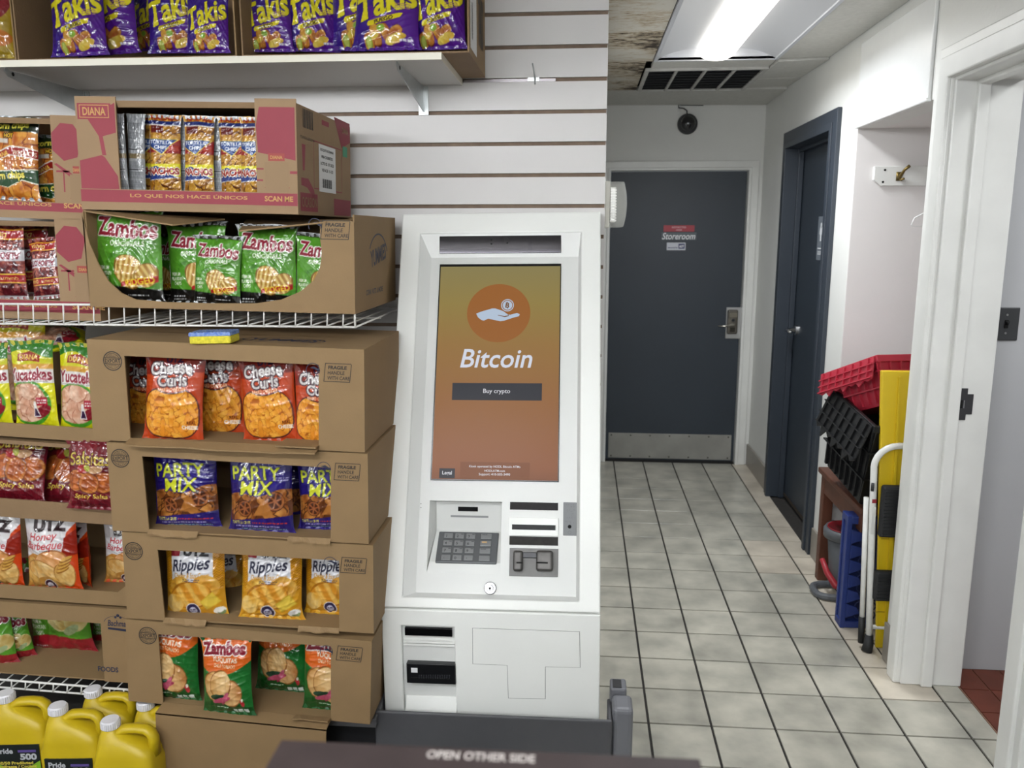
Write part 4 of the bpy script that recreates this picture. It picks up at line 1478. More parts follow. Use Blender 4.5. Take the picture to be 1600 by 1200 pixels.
def tray(label, pxl, pxr, yf, hgt, depth):
    P0, P1 = WORLD.hit(pxl, 85, 1, yf), WORLD.hit(pxr, 85, 1, yf)
    M = Matrix.Translation((P0.x, yf, zs_))
    o = thing('snack_carton', label, 'box', M=M, group=GTk)
    w = P1.x - P0.x
    MB().box((0, 0, 0), (w, depth, T)).build('carton_floor', CARDD, o)
    MB().box((0, 0, T), (T, depth, hgt)).build('side_panel', CARDD, o)
    r = MB().box((w - T, 0, T), (w, depth, hgt)).build('side_panel', CARD, o)
    MB().box((T, depth - T, T), (w - T, depth, hgt)).build('back_panel', CARDD, o)
    return o, Fr(M), w


TA, TAf, TAw = tray('cut open box of purple bags in the middle of the laminate shelf', 27, 370, Y0s + .012, .27, .385)
TB, TBf, TBw = tray('cut open box of purple bags overhanging the free end of the laminate shelf', 378, 733, Y0s + .012, .27, .39)
TC, TCf, TCw = tray('cut open box at the far end of the laminate shelf holding a yellow bag', -190, 25, Y0s + .012, .27, .385)
k = Ink(lambda a, b, l: (TBw + .0004 * l, a, b))
k.rect(.03, .02, .17, .24)
k.build('shipping_label', mat('label_paper', 'd9d9d8', .6), TB)
k = Ink(lambda a, b, l: (TBw + .0004 + .0004 * l, a, b))
k.rect(.06, .05, .066, .15).rect(.072, .05, .076, .15).rect(.081, .05, .083, .15)
k.build('barcode', INKK, TB)
k = Ink(lambda a, b, l: (TBw + .0004 + .0004 * l, a, b))
k.text('TAKIS', (.27, .14), w=.12, h=.15, bold=.03)
k.build('carton_lettering', INKK, TB)
# sponge on the top box
c = B_ch.fr.hit(331, 537, 2, B_ch.h)
cw_ = B_ch.M @ Vector((c.x, c.y + .02, B_ch.h))
spg = thing('sponge', 'yellow and blue scrubbing sponge lying on the cheese curl box', 'sponge', M=Matrix.Translation(cw_) @ Matrix.Rotation(-math.atan2(.02, .8), 4, 'Y') @ Matrix.Rotation(.05, 4, 'Z'))
MB().box((-.056, -.034, .001), (.056, .034, .022)).build('sponge_body', mat('yellow_sponge', 'ded03c', .9, var=(160, .25), bump=(260, 1.0)), spg, bev=.004, seg=3)
wv = [(-.056 + .112 * i / 24, .022) for i in range(25)] + [(.056 - .112 * i / 24, .031 + .0022 * (i % 2)) for i in range(25)]
MB().prism(wv, -.034, .034).build('scrub_pad', mat('blue_scrub_pad', '4a6cb8', .9, var=(120, .3), bump=(200, 1.0), col2='8fa4c8'), spg)

# ================================================================ snack bags
NU, NV, SS = 92, 126, 2


def hexf(h):
    return np.array([int(h[i:i + 2], 16) / 255 for i in (0, 2, 4)]) if isinstance(h, str) else np.array(h)


class Art:
    """printed design of a bag front: x 0..1 across, y 0..ratio up; drawn on a fine raster, then carried to the film as colour"""

    def __init__(self, ratio, base, seed=1):
        self.r = ratio
        self.W, self.H = NU * SS, NV * SS
        self.a = np.ones((self.H, self.W, 3)) * hexf(base)
        xs = (np.arange(self.W) + .5) / self.W
        ys = (np.arange(self.H) + .5) / self.H * ratio
        self.X, self.Y = np.meshgrid(xs, ys)
        self.rs = np.random.RandomState(seed)

    def noise(self, sx, sy=None, octv=3):
        sy = sy or sx
        out = np.zeros((self.H, self.W))
        amp = 1
        for o in range(octv):
            gx, gy = max(2, int(sx * 2 ** o)), max(2, int(sy * self.r * 2 ** o))
            g_ = self.rs.rand(gy + 2, gx + 2)
            u, v = self.X * gx, self.Y / self.r * gy
            i, j = u.astype(int), v.astype(int)
            fu, fv = u - i, v - j
            fu, fv = fu * fu * (3 - 2 * fu), fv * fv * (3 - 2 * fv)
            out += amp * ((g_[j, i] * (1 - fu) + g_[j, i + 1] * fu) * (1 - fv) + (g_[j + 1, i] * (1 - fu) + g_[j + 1, i + 1] * fu) * fv)
            amp *= .5
        return out / 1.75

    def paint(self, mask, col):
        m = mask[..., None].astype(float)
        c = col if isinstance(col, np.ndarray) and col.ndim == 3 else hexf(col)
        self.a = self.a * (1 - m) + c * m
        return self

    def polymask(self, pts):
        P = np.array(pts)
        m = np.zeros((self.H, self.W), bool)
        for i in range(len(P)):
            (x0, y0), (x1, y1) = P[i - 1], P[i]
            if y0 == y1:
                continue
            c = (y0 > self.Y) != (y1 > self.Y)
            m ^= c & (self.X < (x1 - x0) * (self.Y - y0) / (y1 - y0) + x0)
        return m

    def poly(self, pts, col):
        return self.paint(self.polymask(pts), col)

    def rect(self, x0, y0, x1, y1, col):
        return self.paint((self.X > x0) & (self.X < x1) & (self.Y > y0) & (self.Y < y1), col)

    def ellmask(self, cx, cy, rx, ry, rot=0, p=2, wob=0):
        dx, dy = self.X - cx, self.Y - cy
        c, s = math.cos(rot), math.sin(rot)
        u, v = (dx * c + dy * s) / rx, (-dx * s + dy * c) / ry
        k = 1
        if wob:
            t = np.arctan2(v, u)
            ph = self.rs.rand(3) * 6
            k = 1 + wob * (np.sin(2 * t + ph[0]) + .6 * np.sin(3 * t + ph[1]) + .4 * np.sin(5 * t + ph[2]))
        return (np.abs(u) ** p + np.abs(v) ** p) < k

    def ell(self, cx, cy, rx, ry, col, rot=0, p=2, wob=0):
        return self.paint(self.ellmask(cx, cy, rx, ry, rot, p, wob), col)

    def food(self, cx, cy, rx, ry, c0, c1, edge=None, rot=0, wob=.05, p=2, stripes=0, srot=0.5, nz=9):
        """a printed chip: two-tone mottled, with a toasted rim, and ridges if stripes"""
        m = self.ellmask(cx, cy, rx, ry, rot, p, wob)
        n = self.noise(nz)
        if stripes:
            d = (self.X - cx) * math.cos(srot) + (self.Y - cy) * math.sin(srot)
            n = .5 + .5 * np.sin(d * stripes * 6.283) * .9 + (n - .5) * .3
        n = np.clip((n - .25) * 2, 0, 1)[..., None]
        col = hexf(c0) * (1 - n) + hexf(c1) * n
        if edge:
            big = self.ellmask(cx, cy, rx * 1.07, ry * 1.07, rot, p, wob)
            self.paint(big, edge)
        return self.paint(m, col)

    def heap(self, n, box, rx, ry, c0, c1, edge, wob=.05, p=2):
        for i in range(n):
            x = box[0] + self.rs.rand() * (box[2] - box[0])
            y = box[1] + self.rs.rand() * (box[3] - box[1])
            k = .75 + .5 * self.rs.rand()
            self.food(x, y, rx * k, ry * k, c0, c1, edge, self.rs.rand() * 3.14, wob, p)
        return self

    def clipped(self, mask, fn):
        old = self.a.copy()
        fn()
        m = mask[..., None].astype(float)
        self.a = old * (1 - m) + self.a * m
        return self

    def tmask(self, s, c, w=None, h=None, bold=0, shear=0, rot=0, arc=0):
        p, tr = text2d(s, w, h, bold, shear, rot, (0, 0))
        if arc:
            p = np.stack([p[:, 0], p[:, 1] - arc * p[:, 0] ** 2], 1)
        p = p + np.array(c)
        m = np.zeros((self.H, self.W), bool)
        q = p * [self.W, self.H / self.r] - .5
        for t in tr:
            (ax, ay), (bx, by), (cx, cy) = q[t]
            x0, x1 = int(max(0, math.floor(min(ax, bx, cx)))), int(min(self.W - 1, math.ceil(max(ax, bx, cx))))
            y0, y1 = int(max(0, math.floor(min(ay, by, cy)))), int(min(self.H - 1, math.ceil(max(ay, by, cy))))
            if x1 < x0 or y1 < y0:
                continue
            gx, gy = np.meshgrid(np.arange(x0, x1 + 1), np.arange(y0, y1 + 1))
            d = (bx - ax) * (cy - ay) - (cx - ax) * (by - ay)
            if abs(d) < 1e-9:
                continue
            u = ((bx - gx) * (cy - gy) - (cx - gx) * (by - gy)) / d
            v = ((cx - gx) * (ay - gy) - (ax - gx) * (cy - gy)) / d
            m[y0:y1 + 1, x0:x1 + 1] |= (u >= -.001) & (v >= -.001) & (u + v <= 1.001)
        return m

    @staticmethod
    def grow(m, k):
        o = m.copy()
        for _ in range(k):
            n = o.copy()
            n[1:] |= o[:-1]
            n[:-1] |= o[1:]
            n[:, 1:] |= o[:, :-1]
            n[:, :-1] |= o[:, 1:]
            o = n
        return o

    def text(self, s, c, col, w=None, h=None, bold=0, shear=0, rot=0, arc=0, out=None):
        """out: list of (colour, growth in raster steps), widest first"""
        m = self.tmask(s, c, w, h, bold, shear, rot, arc)
        for (oc, k) in out or []:
            self.paint(self.grow(m, k), oc)
        return self.paint(m, col)

    def fine(self, x0, y0, x1, y1, col, rows):
        """lines of print too small to read"""
        hh = (y1 - y0) / rows
        for r in range(rows):
            x = x0
            while x < x1 - .01:
                l = .015 + .05 * self.rs.rand()
                self.rect(x, y0 + hh * (r + .25), min(x + l, x1), y0 + hh * (r + .75), col)
                x += l + .012
        return self

    def out(self):
        a = self.a.reshape(NV, SS, NU, SS, 3).mean((1, 3))
        return .78 * np.where(a <= .04045, a / 12.92, ((a + .055) / 1.055) ** 2.4) ** 1.06


ARTS = {}


def art_takis():
    r = 1.36
    A = Art(r, '3b1a86', 3)
    n = A.noise(3)
    A.paint((A.Y < .62 + .1 * n) & (A.X > .35 - .2 * A.Y), '5a1d92')
    A.paint(A.noise(4) > .78, '2c1470')
    for (x, y, w, rot) in ((.36, .22, .28, 1.9), (.52, .24, .26, 2.1), (.26, .14, .2, 1.9), (.66, .26, .2, .6)):
        A.food(x, y, w * .55, .07, 'a8552a', 'd8a040', '6b2a18', rot, .05, 3)
    A.ell(.34, .2, .07, .05, 'e0c24a', .5).ell(.44, .31, .075, .06, 'c8b050').ell(.44, .31, .06, .048, '8fb83a').ell(.26, .12, .05, .09, '8fa83a', .3).ell(.26, .12, .035, .07, 'c6cf6a', .3)
    A.food(.66, .16, .16, .07, 'd9b23c', 'e8cf60', None, .3, .1)
    A.poly([(.24, .34), (.74, .47), (.78, .54), (.72, .54), (.24, .42), (.22, .38)], 'e6d71f')
    A.text('FUEGO', (.48, .44), '2a1a20', w=.3, h=.06, bold=.03, shear=.2, rot=.26)
    A.text('Takis', (.50, .74), 'eade25', w=.95, h=.43, bold=.03, shear=.15, rot=.28, out=[('2a1360', 2)])
    A.poly([(.11, .42), (.16, .42), (.21, .6), (.15, .6)], 'eade25')
    A.fine(.66, .6, .9, .7, 'b48a7e', 3)
    A.fine(.72, .1, .92, .17, 'e0dce8', 1)
    A.rect(0, 1.26, 1, r, '2c1470')
    return A, r, '4b2a80'


def art_zambos():
    r = 1.35
    A = Art(r, '5a9a2e', 5)
    n = A.noise(2.5)
    A.a *= (.86 + .3 * n)[..., None]
    A.paint((A.noise(9) > .73) & (A.Y > .35) & (A.Y < .95), '478526')
    A.rect(0, 0, 1, .22, '151312')
    A.poly([(0, .2), (0, .27), (.5, .25), (1, .3), (1, .2)], '4f8f2a')
    A.paint((A.Y < .24 - .06 * (A.X - .4)), '151312')
    A.food(.56, .45, .2, .24, 'b98a3e', 'ecd28a', '8a6428', .5, .05, 2, stripes=13, srot=-.3)
    A.food(.80, .40, .14, .17, 'b5873c', 'e8cc80', '8a6428', -.5, .05, 2, stripes=13, srot=.5)
    A.poly([(.42, .24), (.95, .31), (.95, .40), (.5, .32), (.44, .30)], 'b31f24')
    A.text('RIDGED', (.70, .315), 'f0cf3c', w=.42, h=.095, bold=.03, rot=.13)
    A.text('Zambos', (.52, 1.05), '8e1830', w=.88, h=.26, bold=.028, rot=-.05, out=[('f2eee8', 3)])
    A.text('ORIGINALS', (.54, .84), 'f4f4ec', w=.5, h=.075, bold=.02, shear=.1)
    for i, s in enumerate(('PREMIUM', 'PLANTAIN', 'CHIPS')):
        A.text(s, (.15 + (.02 if i else 0), .50 - .075 * i), 'e6ead8', w=(.18, .24, .14)[i], h=.055, bold=.03)
    A.fine(.5, .1, .8, .14, 'dcdcdc', 1).fine(.08, .07, .3, .16, 'd8d8d8', 2)
    A.rect(0, 1.28, 1, r, '231f1c')
    return A, r, '9a9c9e'


def art_plantain():
    r = 1.35
    A = Art(r, '5a9a2c', 6)
    A.a *= (.82 + .36 * A.noise(2.5))[..., None]
    A.paint(A.Y < .26 + .05 * np.sin(A.X * 5), '9a1f2a')
    A.ell(.62, .55, .2, .2, 'd9cf9a', wob=.02).food(.62, .55, .18, .18, 'c9a95c', 'ecdfa6', None, 0, .03, nz=6).ell(.62, .55, .05, .05, 'b08a48', wob=.2)
    A.ell(.84, .5, .16, .17, 'c8c48a', wob=.02).food(.84, .5, .15, .16, 'c2a45a', 'e2d49a', None, 0, .03, nz=6)
    A.ell(.75, .36, .13, .06, 'a8b888', .4)
    for i, s in enumerate(('PREMIUM', 'PLANTAIN', 'CHIPS')):
        A.text(s, (.19 + (.02 if i else 0), .50 - .08 * i), 'e6ead8', w=(.2, .27, .16)[i], h=.06, bold=.03)
    A.fine(.08, .12, .3, .17, 'e4d8d8', 1)
    A.text('Zambos', (.52, 1.05), '8e1830', w=.88, h=.26, bold=.05, rot=-.05, out=[('f2eee8', 4)])
    return A, r, '8a2430'


def art_cheese():
    r = 1.4
    A = Art(r, 'c4491f', 8)
    A.paint(A.noise(26, octv=1) > .62, 'd8642e')
    A.paint((A.Y > .72) & (A.noise(20, octv=1) > .5), 'a83618')
    A.paint(A.Y > 1.0 + .1 * A.X, '8f2a1c')
    win = A.ellmask(.48, .46, .46, .37, 0, 2.8)
    top = A.Y > .70 + .28 * (A.X - .5) ** 2 * 4 - .03
    win2 = win & ~(A.Y > .75 + .2 * (2 * A.X - 1) ** 2)
    A.paint(Art.grow(win2, 4), '4a1a22')
    def f():
        A.a[:] = hexf('b8661e')
        A.heap(80, (.04, .08, .96, .85), .15, .042, 'e8942a', 'f8b84c', 'ac5e14', .03, 3.4)
    A.clipped(win2, f)
    A.text('Cheese', (.46, 1.14), 'dcd6d2', w=.72, h=.19, bold=.03, rot=.05, arc=.2, out=[('3a1826', 4)])
    A.text('Curls', (.5, .95), 'dcd6d2', w=.5, h=.17, bold=.03, rot=.05, out=[('3a1826', 4)])
    A.text('BAKED CHEDDAR', (.5, .815), 'f2cfa8', w=.48, h=.055, bold=.03, rot=.03)
    A.text('REAL', (.83, .33), '6a2a10', w=.14, h=.05, bold=.03).text('CHEESE', (.80, .26), 'f6ece0', w=.26, h=.06, bold=.04)
    A.text('UTZ', (.52, 1.26), '2e1a40', w=.3, h=.1, bold=.05)
    return A, r, '9a4020'


def art_party():
    r = 1.32
    A = Art(r, '2a1c78', 9)
    A.a *= (.8 + .4 * A.noise(3))[..., None]
    band = (A.Y > .2 + .1 * A.X) & (A.Y < .58 + .1 * A.X + .04 * np.sin(A.X * 9))
    def f():
        A.a[:] = hexf('6e3c1a')
        A.heap(34, (.03, .28, .97, .76), .12, .075, '8a4c20', 'd09048', '4a2410', .12, 2.2)
        for (x, y, q) in ((.28, .40, .12), (.76, .52, .14), (.6, .42, .0)):
            if q:
                A.ell(x, y, q, q * 1.1, '4a2210')
                A.food(x, y, q * .93, q * 1.02, '8a4c24', 'b87440', None)
                A.ell(x, y, q * .72, q * .8, '4e2614')
                for t in range(3):
                    c, s = math.cos(t * 1.05 + .3), math.sin(t * 1.05 + .3)
                    A.poly([(x - q * .8 * c - .012 * s, y - q * .85 * s + .012 * c), (x + q * .8 * c - .012 * s, y + q * .85 * s + .012 * c), (x + q * .8 * c + .012 * s, y + q * .85 * s - .012 * c), (x - q * .8 * c + .012 * s, y - q * .85 * s - .012 * c)], 'a4623a')
        A.food(.5, .66, .17, .05, 'a4622c', 'd6a058', '4a2410', .35, .02)
        A.poly([(.42, .3), (.6, .58), (.74, .3)], 'b87838')
    A.clipped(band, f)
    A.text('PARTY', (.46, .93), 'c9d02a', w=.78, h=.2, bold=.02, shear=-.1, out=[('1c1458', 3)])
    A.text('MIX', (.48, .71), 'd6da2c', w=.5, h=.2, bold=.018, shear=.12, out=[('1c1458', 3)])
    A.text('$2.49', (.83, .93), 'e8e6f0', w=.13, h=.04, bold=.03)
    A.fine(.74, .82, .96, .89, 'a8a2d0', 2)
    A.text('TORTILLA CHIPS', (.2, .175), 'e2dc5a', w=.3, h=.045, bold=.03)
    A.fine(.38, .16, .92, .2, 'b0343c', 1).fine(.12, .1, .8, .14, 'b9b6e0', 1).fine(.2, .06, .9, .09, '8fc4c4', 1)
    return A, r, '2a1c70'


def art_ripples():
    r = 1.34
    A = Art(r, 'e2e1e4', 10)
    zig = np.abs(((A.Y * 26 + np.abs(((A.X * 14) % 1) - .5) * 2) % 1) - .5)
    side = (A.X < .13 + .05 * (A.Y - .6)) | (A.X > .85 - .05 * (A.Y - .6))
    side &= A.Y < 1.15
    A.paint(side, 'e0a21f')
    A.paint(side & (zig < .22), 'b0721a')
    A.paint(A.Y < .40 - .14 * np.cos((A.X - .5) * 5), 'd99c26')
    A.food(.28, .52, .2, .14, 'd8962a', 'f0c868', None, .4, .08).food(.74, .54, .2, .16, 'd08a24', 'e8b858', None, -.3, .08)
    A.food(.46, .38, .34, .2, 'dc962c', 'f2c060', 'b87820', .15, .06, stripes=5, srot=.5)
    A.food(.16, .24, .16, .14, 'e6a83a', 'f6d080', None, .3, .08)
    A.poly([(.6, .28), (.82, .44), (.94, .28), (.68, .14)], 'e2bb3c')
    A.poly([(.62, .28), (.82, .42), (.92, .28), (.69, .16)], 'ebca50')
    A.ell(.88, .13, .1, .06, 'f2f0e6', .3).ell(.9, .1, .07, .035, '8a9a6a', .3).ell(.88, .14, .07, .04, 'f6f4ee', .3)
    A.ell(.46, .14, .12, .11, 'e8e4ea').ell(.46, .14, .105, .096, '2c2550').ell(.46, .13, .06, .055, 'c8c6d8').fine(.42, .1, .5, .16, '2c2550', 3)
    A.text('Ripples', (.48, .83), '23243e', w=.62, h=.24, bold=.02, shear=.28, rot=.09)
    A.text('Cheddar & Sour Cream', (.49, .69), 'd7a04c', w=.6, h=.085, bold=.02, shear=.2, rot=.04)
    A.fine(.34, .59, .64, .64, '3a3858', 2)
    A.text('UTZ', (.58, 1.05), '17151f', w=.42, h=.16, bold=.06)
    A.poly([(.14, .98), (.3, .98), (.32, 1.08), (.14, 1.08)], 'b23440')
    return A, r, 'c89a2a'


def art_yuq():
    r = 1.36
    A = Art(r, '1f6a2c', 11)
    A.a *= (.75 + .5 * A.noise(3))[..., None]
    A.paint(A.Y > .74 + .6 * (A.X - .4) ** 2, 'dd6a1f')
    A.paint((A.Y < .2 + .08 * np.sin(A.X * 4)), '16541f')
    A.food(.32, .52, .24, .26, 'c68c4a', 'eecb90', '96602c', .2, .06, nz=5)
    A.food(.6, .42, .22, .22, 'c08248', 'e6bd84', '96602c', .4, .06, nz=5)
    A.food(.42, .56, .2, .24, 'cc9450', 'f0d09a', '9a6430', -.2, .06, nz=5)
    A.ell(.36, .36, .16, .05, '274a34', .1).food(.42, .30, .2, .045, '9a2a48', 'd0607c', None, .25, .02).food(.5, .33, .14, .04, 'a83450', 'd87890', None, 1.0, .02)
    A.text('Zambos', (.47, 1.18), '8e1830', w=.88, h=.22, bold=.05, rot=.03, arc=.18, out=[('f4ece4', 4)])
    A.text('YUQUITAS', (.5, .98), 'f4ead8', w=.52, h=.1, bold=.03, rot=-.04)
    A.text('CHILE TOREADO', (.5, .885), 'f0dcc0', w=.44, h=.06, bold=.02, rot=-.04)
    A.ell(.82, .24, .035, .07, 'b8343a', .2).ell(.82, .29, .02, .03, 'e8e4d0')
    A.fine(.3, .15, .55, .18, 'cfe0cc', 1)
    for i in range(3):
        A.rect(.62 + .1 * i, .06, .70 + .1 * i, .13, 'dfe6e0')
    return A, r, '245a30'


def art_yucateka():
    r = 1.75
    A = Art(r, 'dcd81e', 12)
    A.a *= (.88 + .24 * A.noise(3))[..., None]
    A.paint(A.Y > 1.5 + .08 * np.sin(A.X * 5), '2f7a22')
    A.rect(0, 1.18, 1, 1.3, 'd9a03c')
    A.rect(0, .93, 1, 1.2, 'e9e4e0')
    A.ell(.42, .55, .50, .44, '4c9a2c', wob=.02)
    win = A.ellmask(.40, .56, .44, .38, 0, 2.2)
    def f():
        A.a[:] = hexf('c98a6e')
        A.heap(30, (.0, .2, .85, .95), .17, .15, 'd49a7c', 'f0cdb4', 'b87c62', .08)
    A.clipped(win, f)
    A.ell(.72, .38, .2, .1, '8e1c2c', .5).poly([(.5, .28), (.66, .28), (.62, .46), (.6, .58), (.55, .58), (.54, .46)], 'f0ece8').poly([(.52, .3), (.64, .3), (.6, .44), (.55, .44)], '3a1c48')
    A.rect(.62, .50, .86, .66, 'b22038').fine(.64, .53, .84, .63, 'f2dcd8', 2)
    A.poly([(.2, 1.36), (.22, 1.5), (.5, 1.54), (.76, 1.44), (.74, 1.32), (.5, 1.36)], '9c2a1c').text('DIANA', (.48, 1.43), 'f0cf6a', w=.46, h=.1, bold=.03, rot=-.06)
    A.text('Yucatekas', (.49, 1.10), '951a34', w=.97, h=.24, bold=.03, out=[('f4eee8', 3)])
    A.fine(.08, .94, .9, .985, 'b8b0ac', 1)
    A.fine(.6, .06, .9, .1, '5a9a3c', 1)
    return A, r, 'a9a43a'


def art_salsa():
    r = 1.3
    A = Art(r, '7a1626', 13)
    A.a *= (.72 + .5 * A.noise(2.5))[..., None]
    for (x, y) in ((.22, .56), (.78, .54), (.5, .52)):
        A.food(x, y, .21, .19, 'b0602a', 'd99048', '6a3014', .2, .04, nz=8)
        A.food(x, y, .17, .15, '9a4a1c', 'd2783a', None, .2, .06, nz=14)
    A.ell(.62, .78, .17, .07, 'c49a70', .1, wob=.05).paint((A.noise(22, octv=1) > .6) & A.ellmask(.62, .78, .16, .06, .1), '8a2a28')
    A.ell(.36, .78, .1, .09, 'b02a2c').ell(.46, .80, .06, .07, 'b8b84a', .4)
    A.text('Salsitas', (.5, .98), 'd2ba4c', w=.86, h=.24, bold=.01, rot=.02, arc=.12, out=[('4a0c18', 3)])
    A.text('Spicy Salsa', (.52, .26), 'e8d656', w=.66, h=.11, bold=.015, shear=.25)
    A.fine(.2, .1, .8, .14, '5a0e1c', 1)
    return A, r, '6a1522'


def art_honey():
    r = 1.34
    A = Art(r, 'e2dfe0', 14)
    A.poly([(1, 1.1), (1, 0), (.55, 0), (.72, .55), (.86, .95)], 'd5480f')
    A.poly([(1, 1.0), (1, .6), (.75, .55), (.8, .85)], '9a2410')
    A.poly([(0, 0), (0, .52), (.2, .62), (.5, .58), (.7, .5), (.7, 0)], 'c98c40')
    A.food(.2, .3, .22, .26, 'c08a3c', 'e6bc70', None, .3, .08).food(.52, .5, .28, .16, 'd08a48', 'eeb884', 'a8642c', .2, .08).food(.42, .32, .34, .16, 'd9a458', 'f2d29a', 'b07a38', -.3, .08)
    A.food(.78, .28, .16, .2, 'cf9c50', 'eecb88', 'a87434', .2, .08).food(.4, .12, .3, .12, 'b8823a', 'e0b468', None, .1, .08)
    for i in range(4):
        A.ell(.76 + .02 * i, .36 + .055 * i, .11, .035, '9a6424', .35).ell(.76 + .02 * i, .37 + .055 * i, .1, .025, 'd8a850', .35)
    A.ell(.46, .1, .11, .1, 'e8e4ea').ell(.46, .1, .098, .09, '3a1c2c').ell(.46, .1, .055, .05, 'd4cdd4')
    A.text('UTZ', (.56, 1.06), '2c1218', w=.62, h=.2, bold=.07)
    A.text('Honey', (.42, .87), 'c42f36', w=.5, h=.15, bold=.01, shear=.25)
    A.text('Barbeque', (.42, .73), 'c42f36', w=.68, h=.16, bold=.01, shear=.25)
    A.fine(.38, .65, .56, .68, '3a3040', 1)
    return A, r, 'c9502a'


def art_corn():
    r = 1.5
    A = Art(r, 'c06a1e', 15)
    A.heap(60, (.0, .0, 1, 1.3), .18, .12, 'b8621c', 'e8a848', '8a3c12', .1)
    A.rect(0, 1.22, 1, r, '1f3018')
    A.poly([(0, .78), (.45, .98), (1, .92), (1, .74), (.45, .80), (0, .62)], 'f0e8dc').poly([(0, .76), (.45, .95), (1, .90), (1, .76), (.45, .82), (0, .64)], 'a3241c')
    A.text('DIANA', (.26, .80), 'f0c85a', w=.34, h=.1, bold=.03, rot=.3).text('PRODUCTS', (.76, .84), 'f2dfc4', w=.44, h=.08, bold=.03, rot=-.06)
    A.poly([(0, .28), (0, .5), (1, .58), (1, .3), (.7, .36), (.4, .22)], 'f0ecd8').poly([(0, .29), (0, .48), (1, .56), (1, .32), (.7, .38), (.4, .23)], '174a22')
    A.text('corn chips', (.40, .42), 'f2e05a', w=.74, h=.18, bold=.04, rot=.1, out=[('20401c', 3)])
    A.text('corn chips', (.46, 1.32), 'ece058', w=.74, h=.16, bold=.04, rot=.05).text('HOT', (.42, 1.16), 'f0c030', w=.2, h=.08, bold=.05, out=[('301810', 3)])
    A.rect(.1, 1.02, .4, 1.1, 'd8cfc4')
    return A, r, '8a8d90'


def art_albo():
    r = 1.6
    A = Art(r, '5a1620', 16)
    A.heap(80, (.0, .0, 1, 1.6), .1, .08, '6a1a22', 'b86a58', '3a0c14', .2)
    A.rect(0, 1.26, 1, 1.48, 'e8a83a').rect(0, 1.29, 1, 1.45, 'a8202a')
    A.text('DIANA', (.36, 1.37), 'f4d884', w=.5, h=.1, bold=.03, rot=3.05)
    A.rect(0, .82, 1, 1.05, 'd8d4d8').text('ALBOROTO', (.46, .93), '8e1f34', w=.96, h=.15, bold=.04, rot=3.14)
    A.rect(0, .36, 1, .56, 'e8c04a').rect(0, .385, 1, .535, 'a81f28').text('QUALITY', (.64, .46), 'e0b860', w=.44, h=.07, bold=.03, rot=3.14).text('DIANA', (.16, .46), 'f0cf7a', w=.3, h=.1, bold=.03, rot=3.14)
    A.rect(0, 0, 1, .1, 'c8c4c4')
    return A, r, '7a3a3c'


def art_nacho():
    r = 2.3
    A = Art(r, 'a8701e', 17)
    A.heap(46, (0, 0, 1, 2.3), .26, .2, 'a06a1c', 'e0b04c', '5c2c10', .1)
    A.rect(.08, 1.78, .5, 2.05, '6a1c14')
    A.rect(0, 2.02, 1, 2.12, '22306e').rect(0, 1.98, 1, 2.02, 'dcd8d4')
    A.poly([(0, 1.6), (1, 1.6), (1, 1.22), (.0, 1.22)], '9a2420')
    A.poly([(-.02, 1.62), (.98, 1.62), (.45, 1.16), (-.02, 1.4)], 'e2c85a').poly([(0, 1.6), (.92, 1.6), (.44, 1.2), (0, 1.42)], '1f4488')
    A.text('TORTILLA', (.42, 1.52), 'eef0f4', w=.74, h=.1, bold=.03).text('CHIPS', (.42, 1.38), 'eef0f4', w=.44, h=.1, bold=.03)
    A.poly([(0, .5), (0, .9), (1, .95), (1, .6)], 'e8dc2c').poly([(0, .44), (1, .56), (.8, .62), (.5, .7), (.0, .62)], 'e8e8e8').poly([(0, .46), (.9, .56), (.3, .86), (0, .8)], '223a84')
    A.text('NACHOS', (.5, .72), '9c2018', w=.94, h=.19, bold=.05, rot=.04, out=[('efe6d0', 3)])
    A.text('NACHOS', (.5, 2.2), '9c2018', w=.8, h=.12, bold=.05)
    A.rect(.7, 1.3, .95, 1.42, 'b8402c')
    return A, r, 'a6a8aa'


def art_nachoback():
    r = 2.3
    A = Art(r, '9fa1a4', 18)
    A.a *= (.7 + .6 * A.noise(3, 2))[..., None]
    for y in (.25, .5, .78, 1.35, 1.6, 1.85):
        A.fine(.08, y, .92, y + .2, '6e7074', 5)
    A.rect(.08, 1.3, .92, 1.325, '26272a').rect(.08, .74, .92, .765, '2c2d30').rect(0, 1.06, 1, 1.2, '8e7c5a')
    return A, r, 'a6a8aa'


def art_yellow():
    r = 1.4
    A = Art(r, 'c8a82c', 19)
    A.a *= (.6 + .7 * A.noise(4))[..., None]
    A.ell(.6, .75, .4, .25, '8a1f28', .4).ell(.5, .8, .12, .1, 'e8e4e0').rect(.2, 1.1, 1, 1.3, '5a2478').ell(.8, .3, .2, .12, 'c87828')
    A.paint(A.noise(6) > .74, 'e8dca0')
    return A, r, 'b09a40'


DESIGN = dict(takis=art_takis, zambos=art_zambos, plantain=art_plantain, cheese=art_cheese, party=art_party, ripples=art_ripples, yuq=art_yuq, yucateka=art_yucateka,
              salsa=art_salsa, honey=art_honey, corn=art_corn, albo=art_albo, nacho=art_nacho, nachoback=art_nachoback, yellow=art_yellow)

FILM = bpy.data.materials.new('printed_snack_film')
FILM.use_nodes = True
b_ = FILM.node_tree.nodes['Principled BSDF']
ca = FILM.node_tree.nodes.new('ShaderNodeVertexColor')
ca.layer_name = 'print'
FILM.node_tree.links.new(ca.outputs['Color'], b_.inputs['Base Color'])
b_.inputs['Roughness'].default_value = .38
b_.inputs['Specular IOR Level'].default_value = .2
b_.inputs['Coat Weight'].default_value = 1.0
b_.inputs['Coat Roughness'].default_value = .045
_bagm = {}


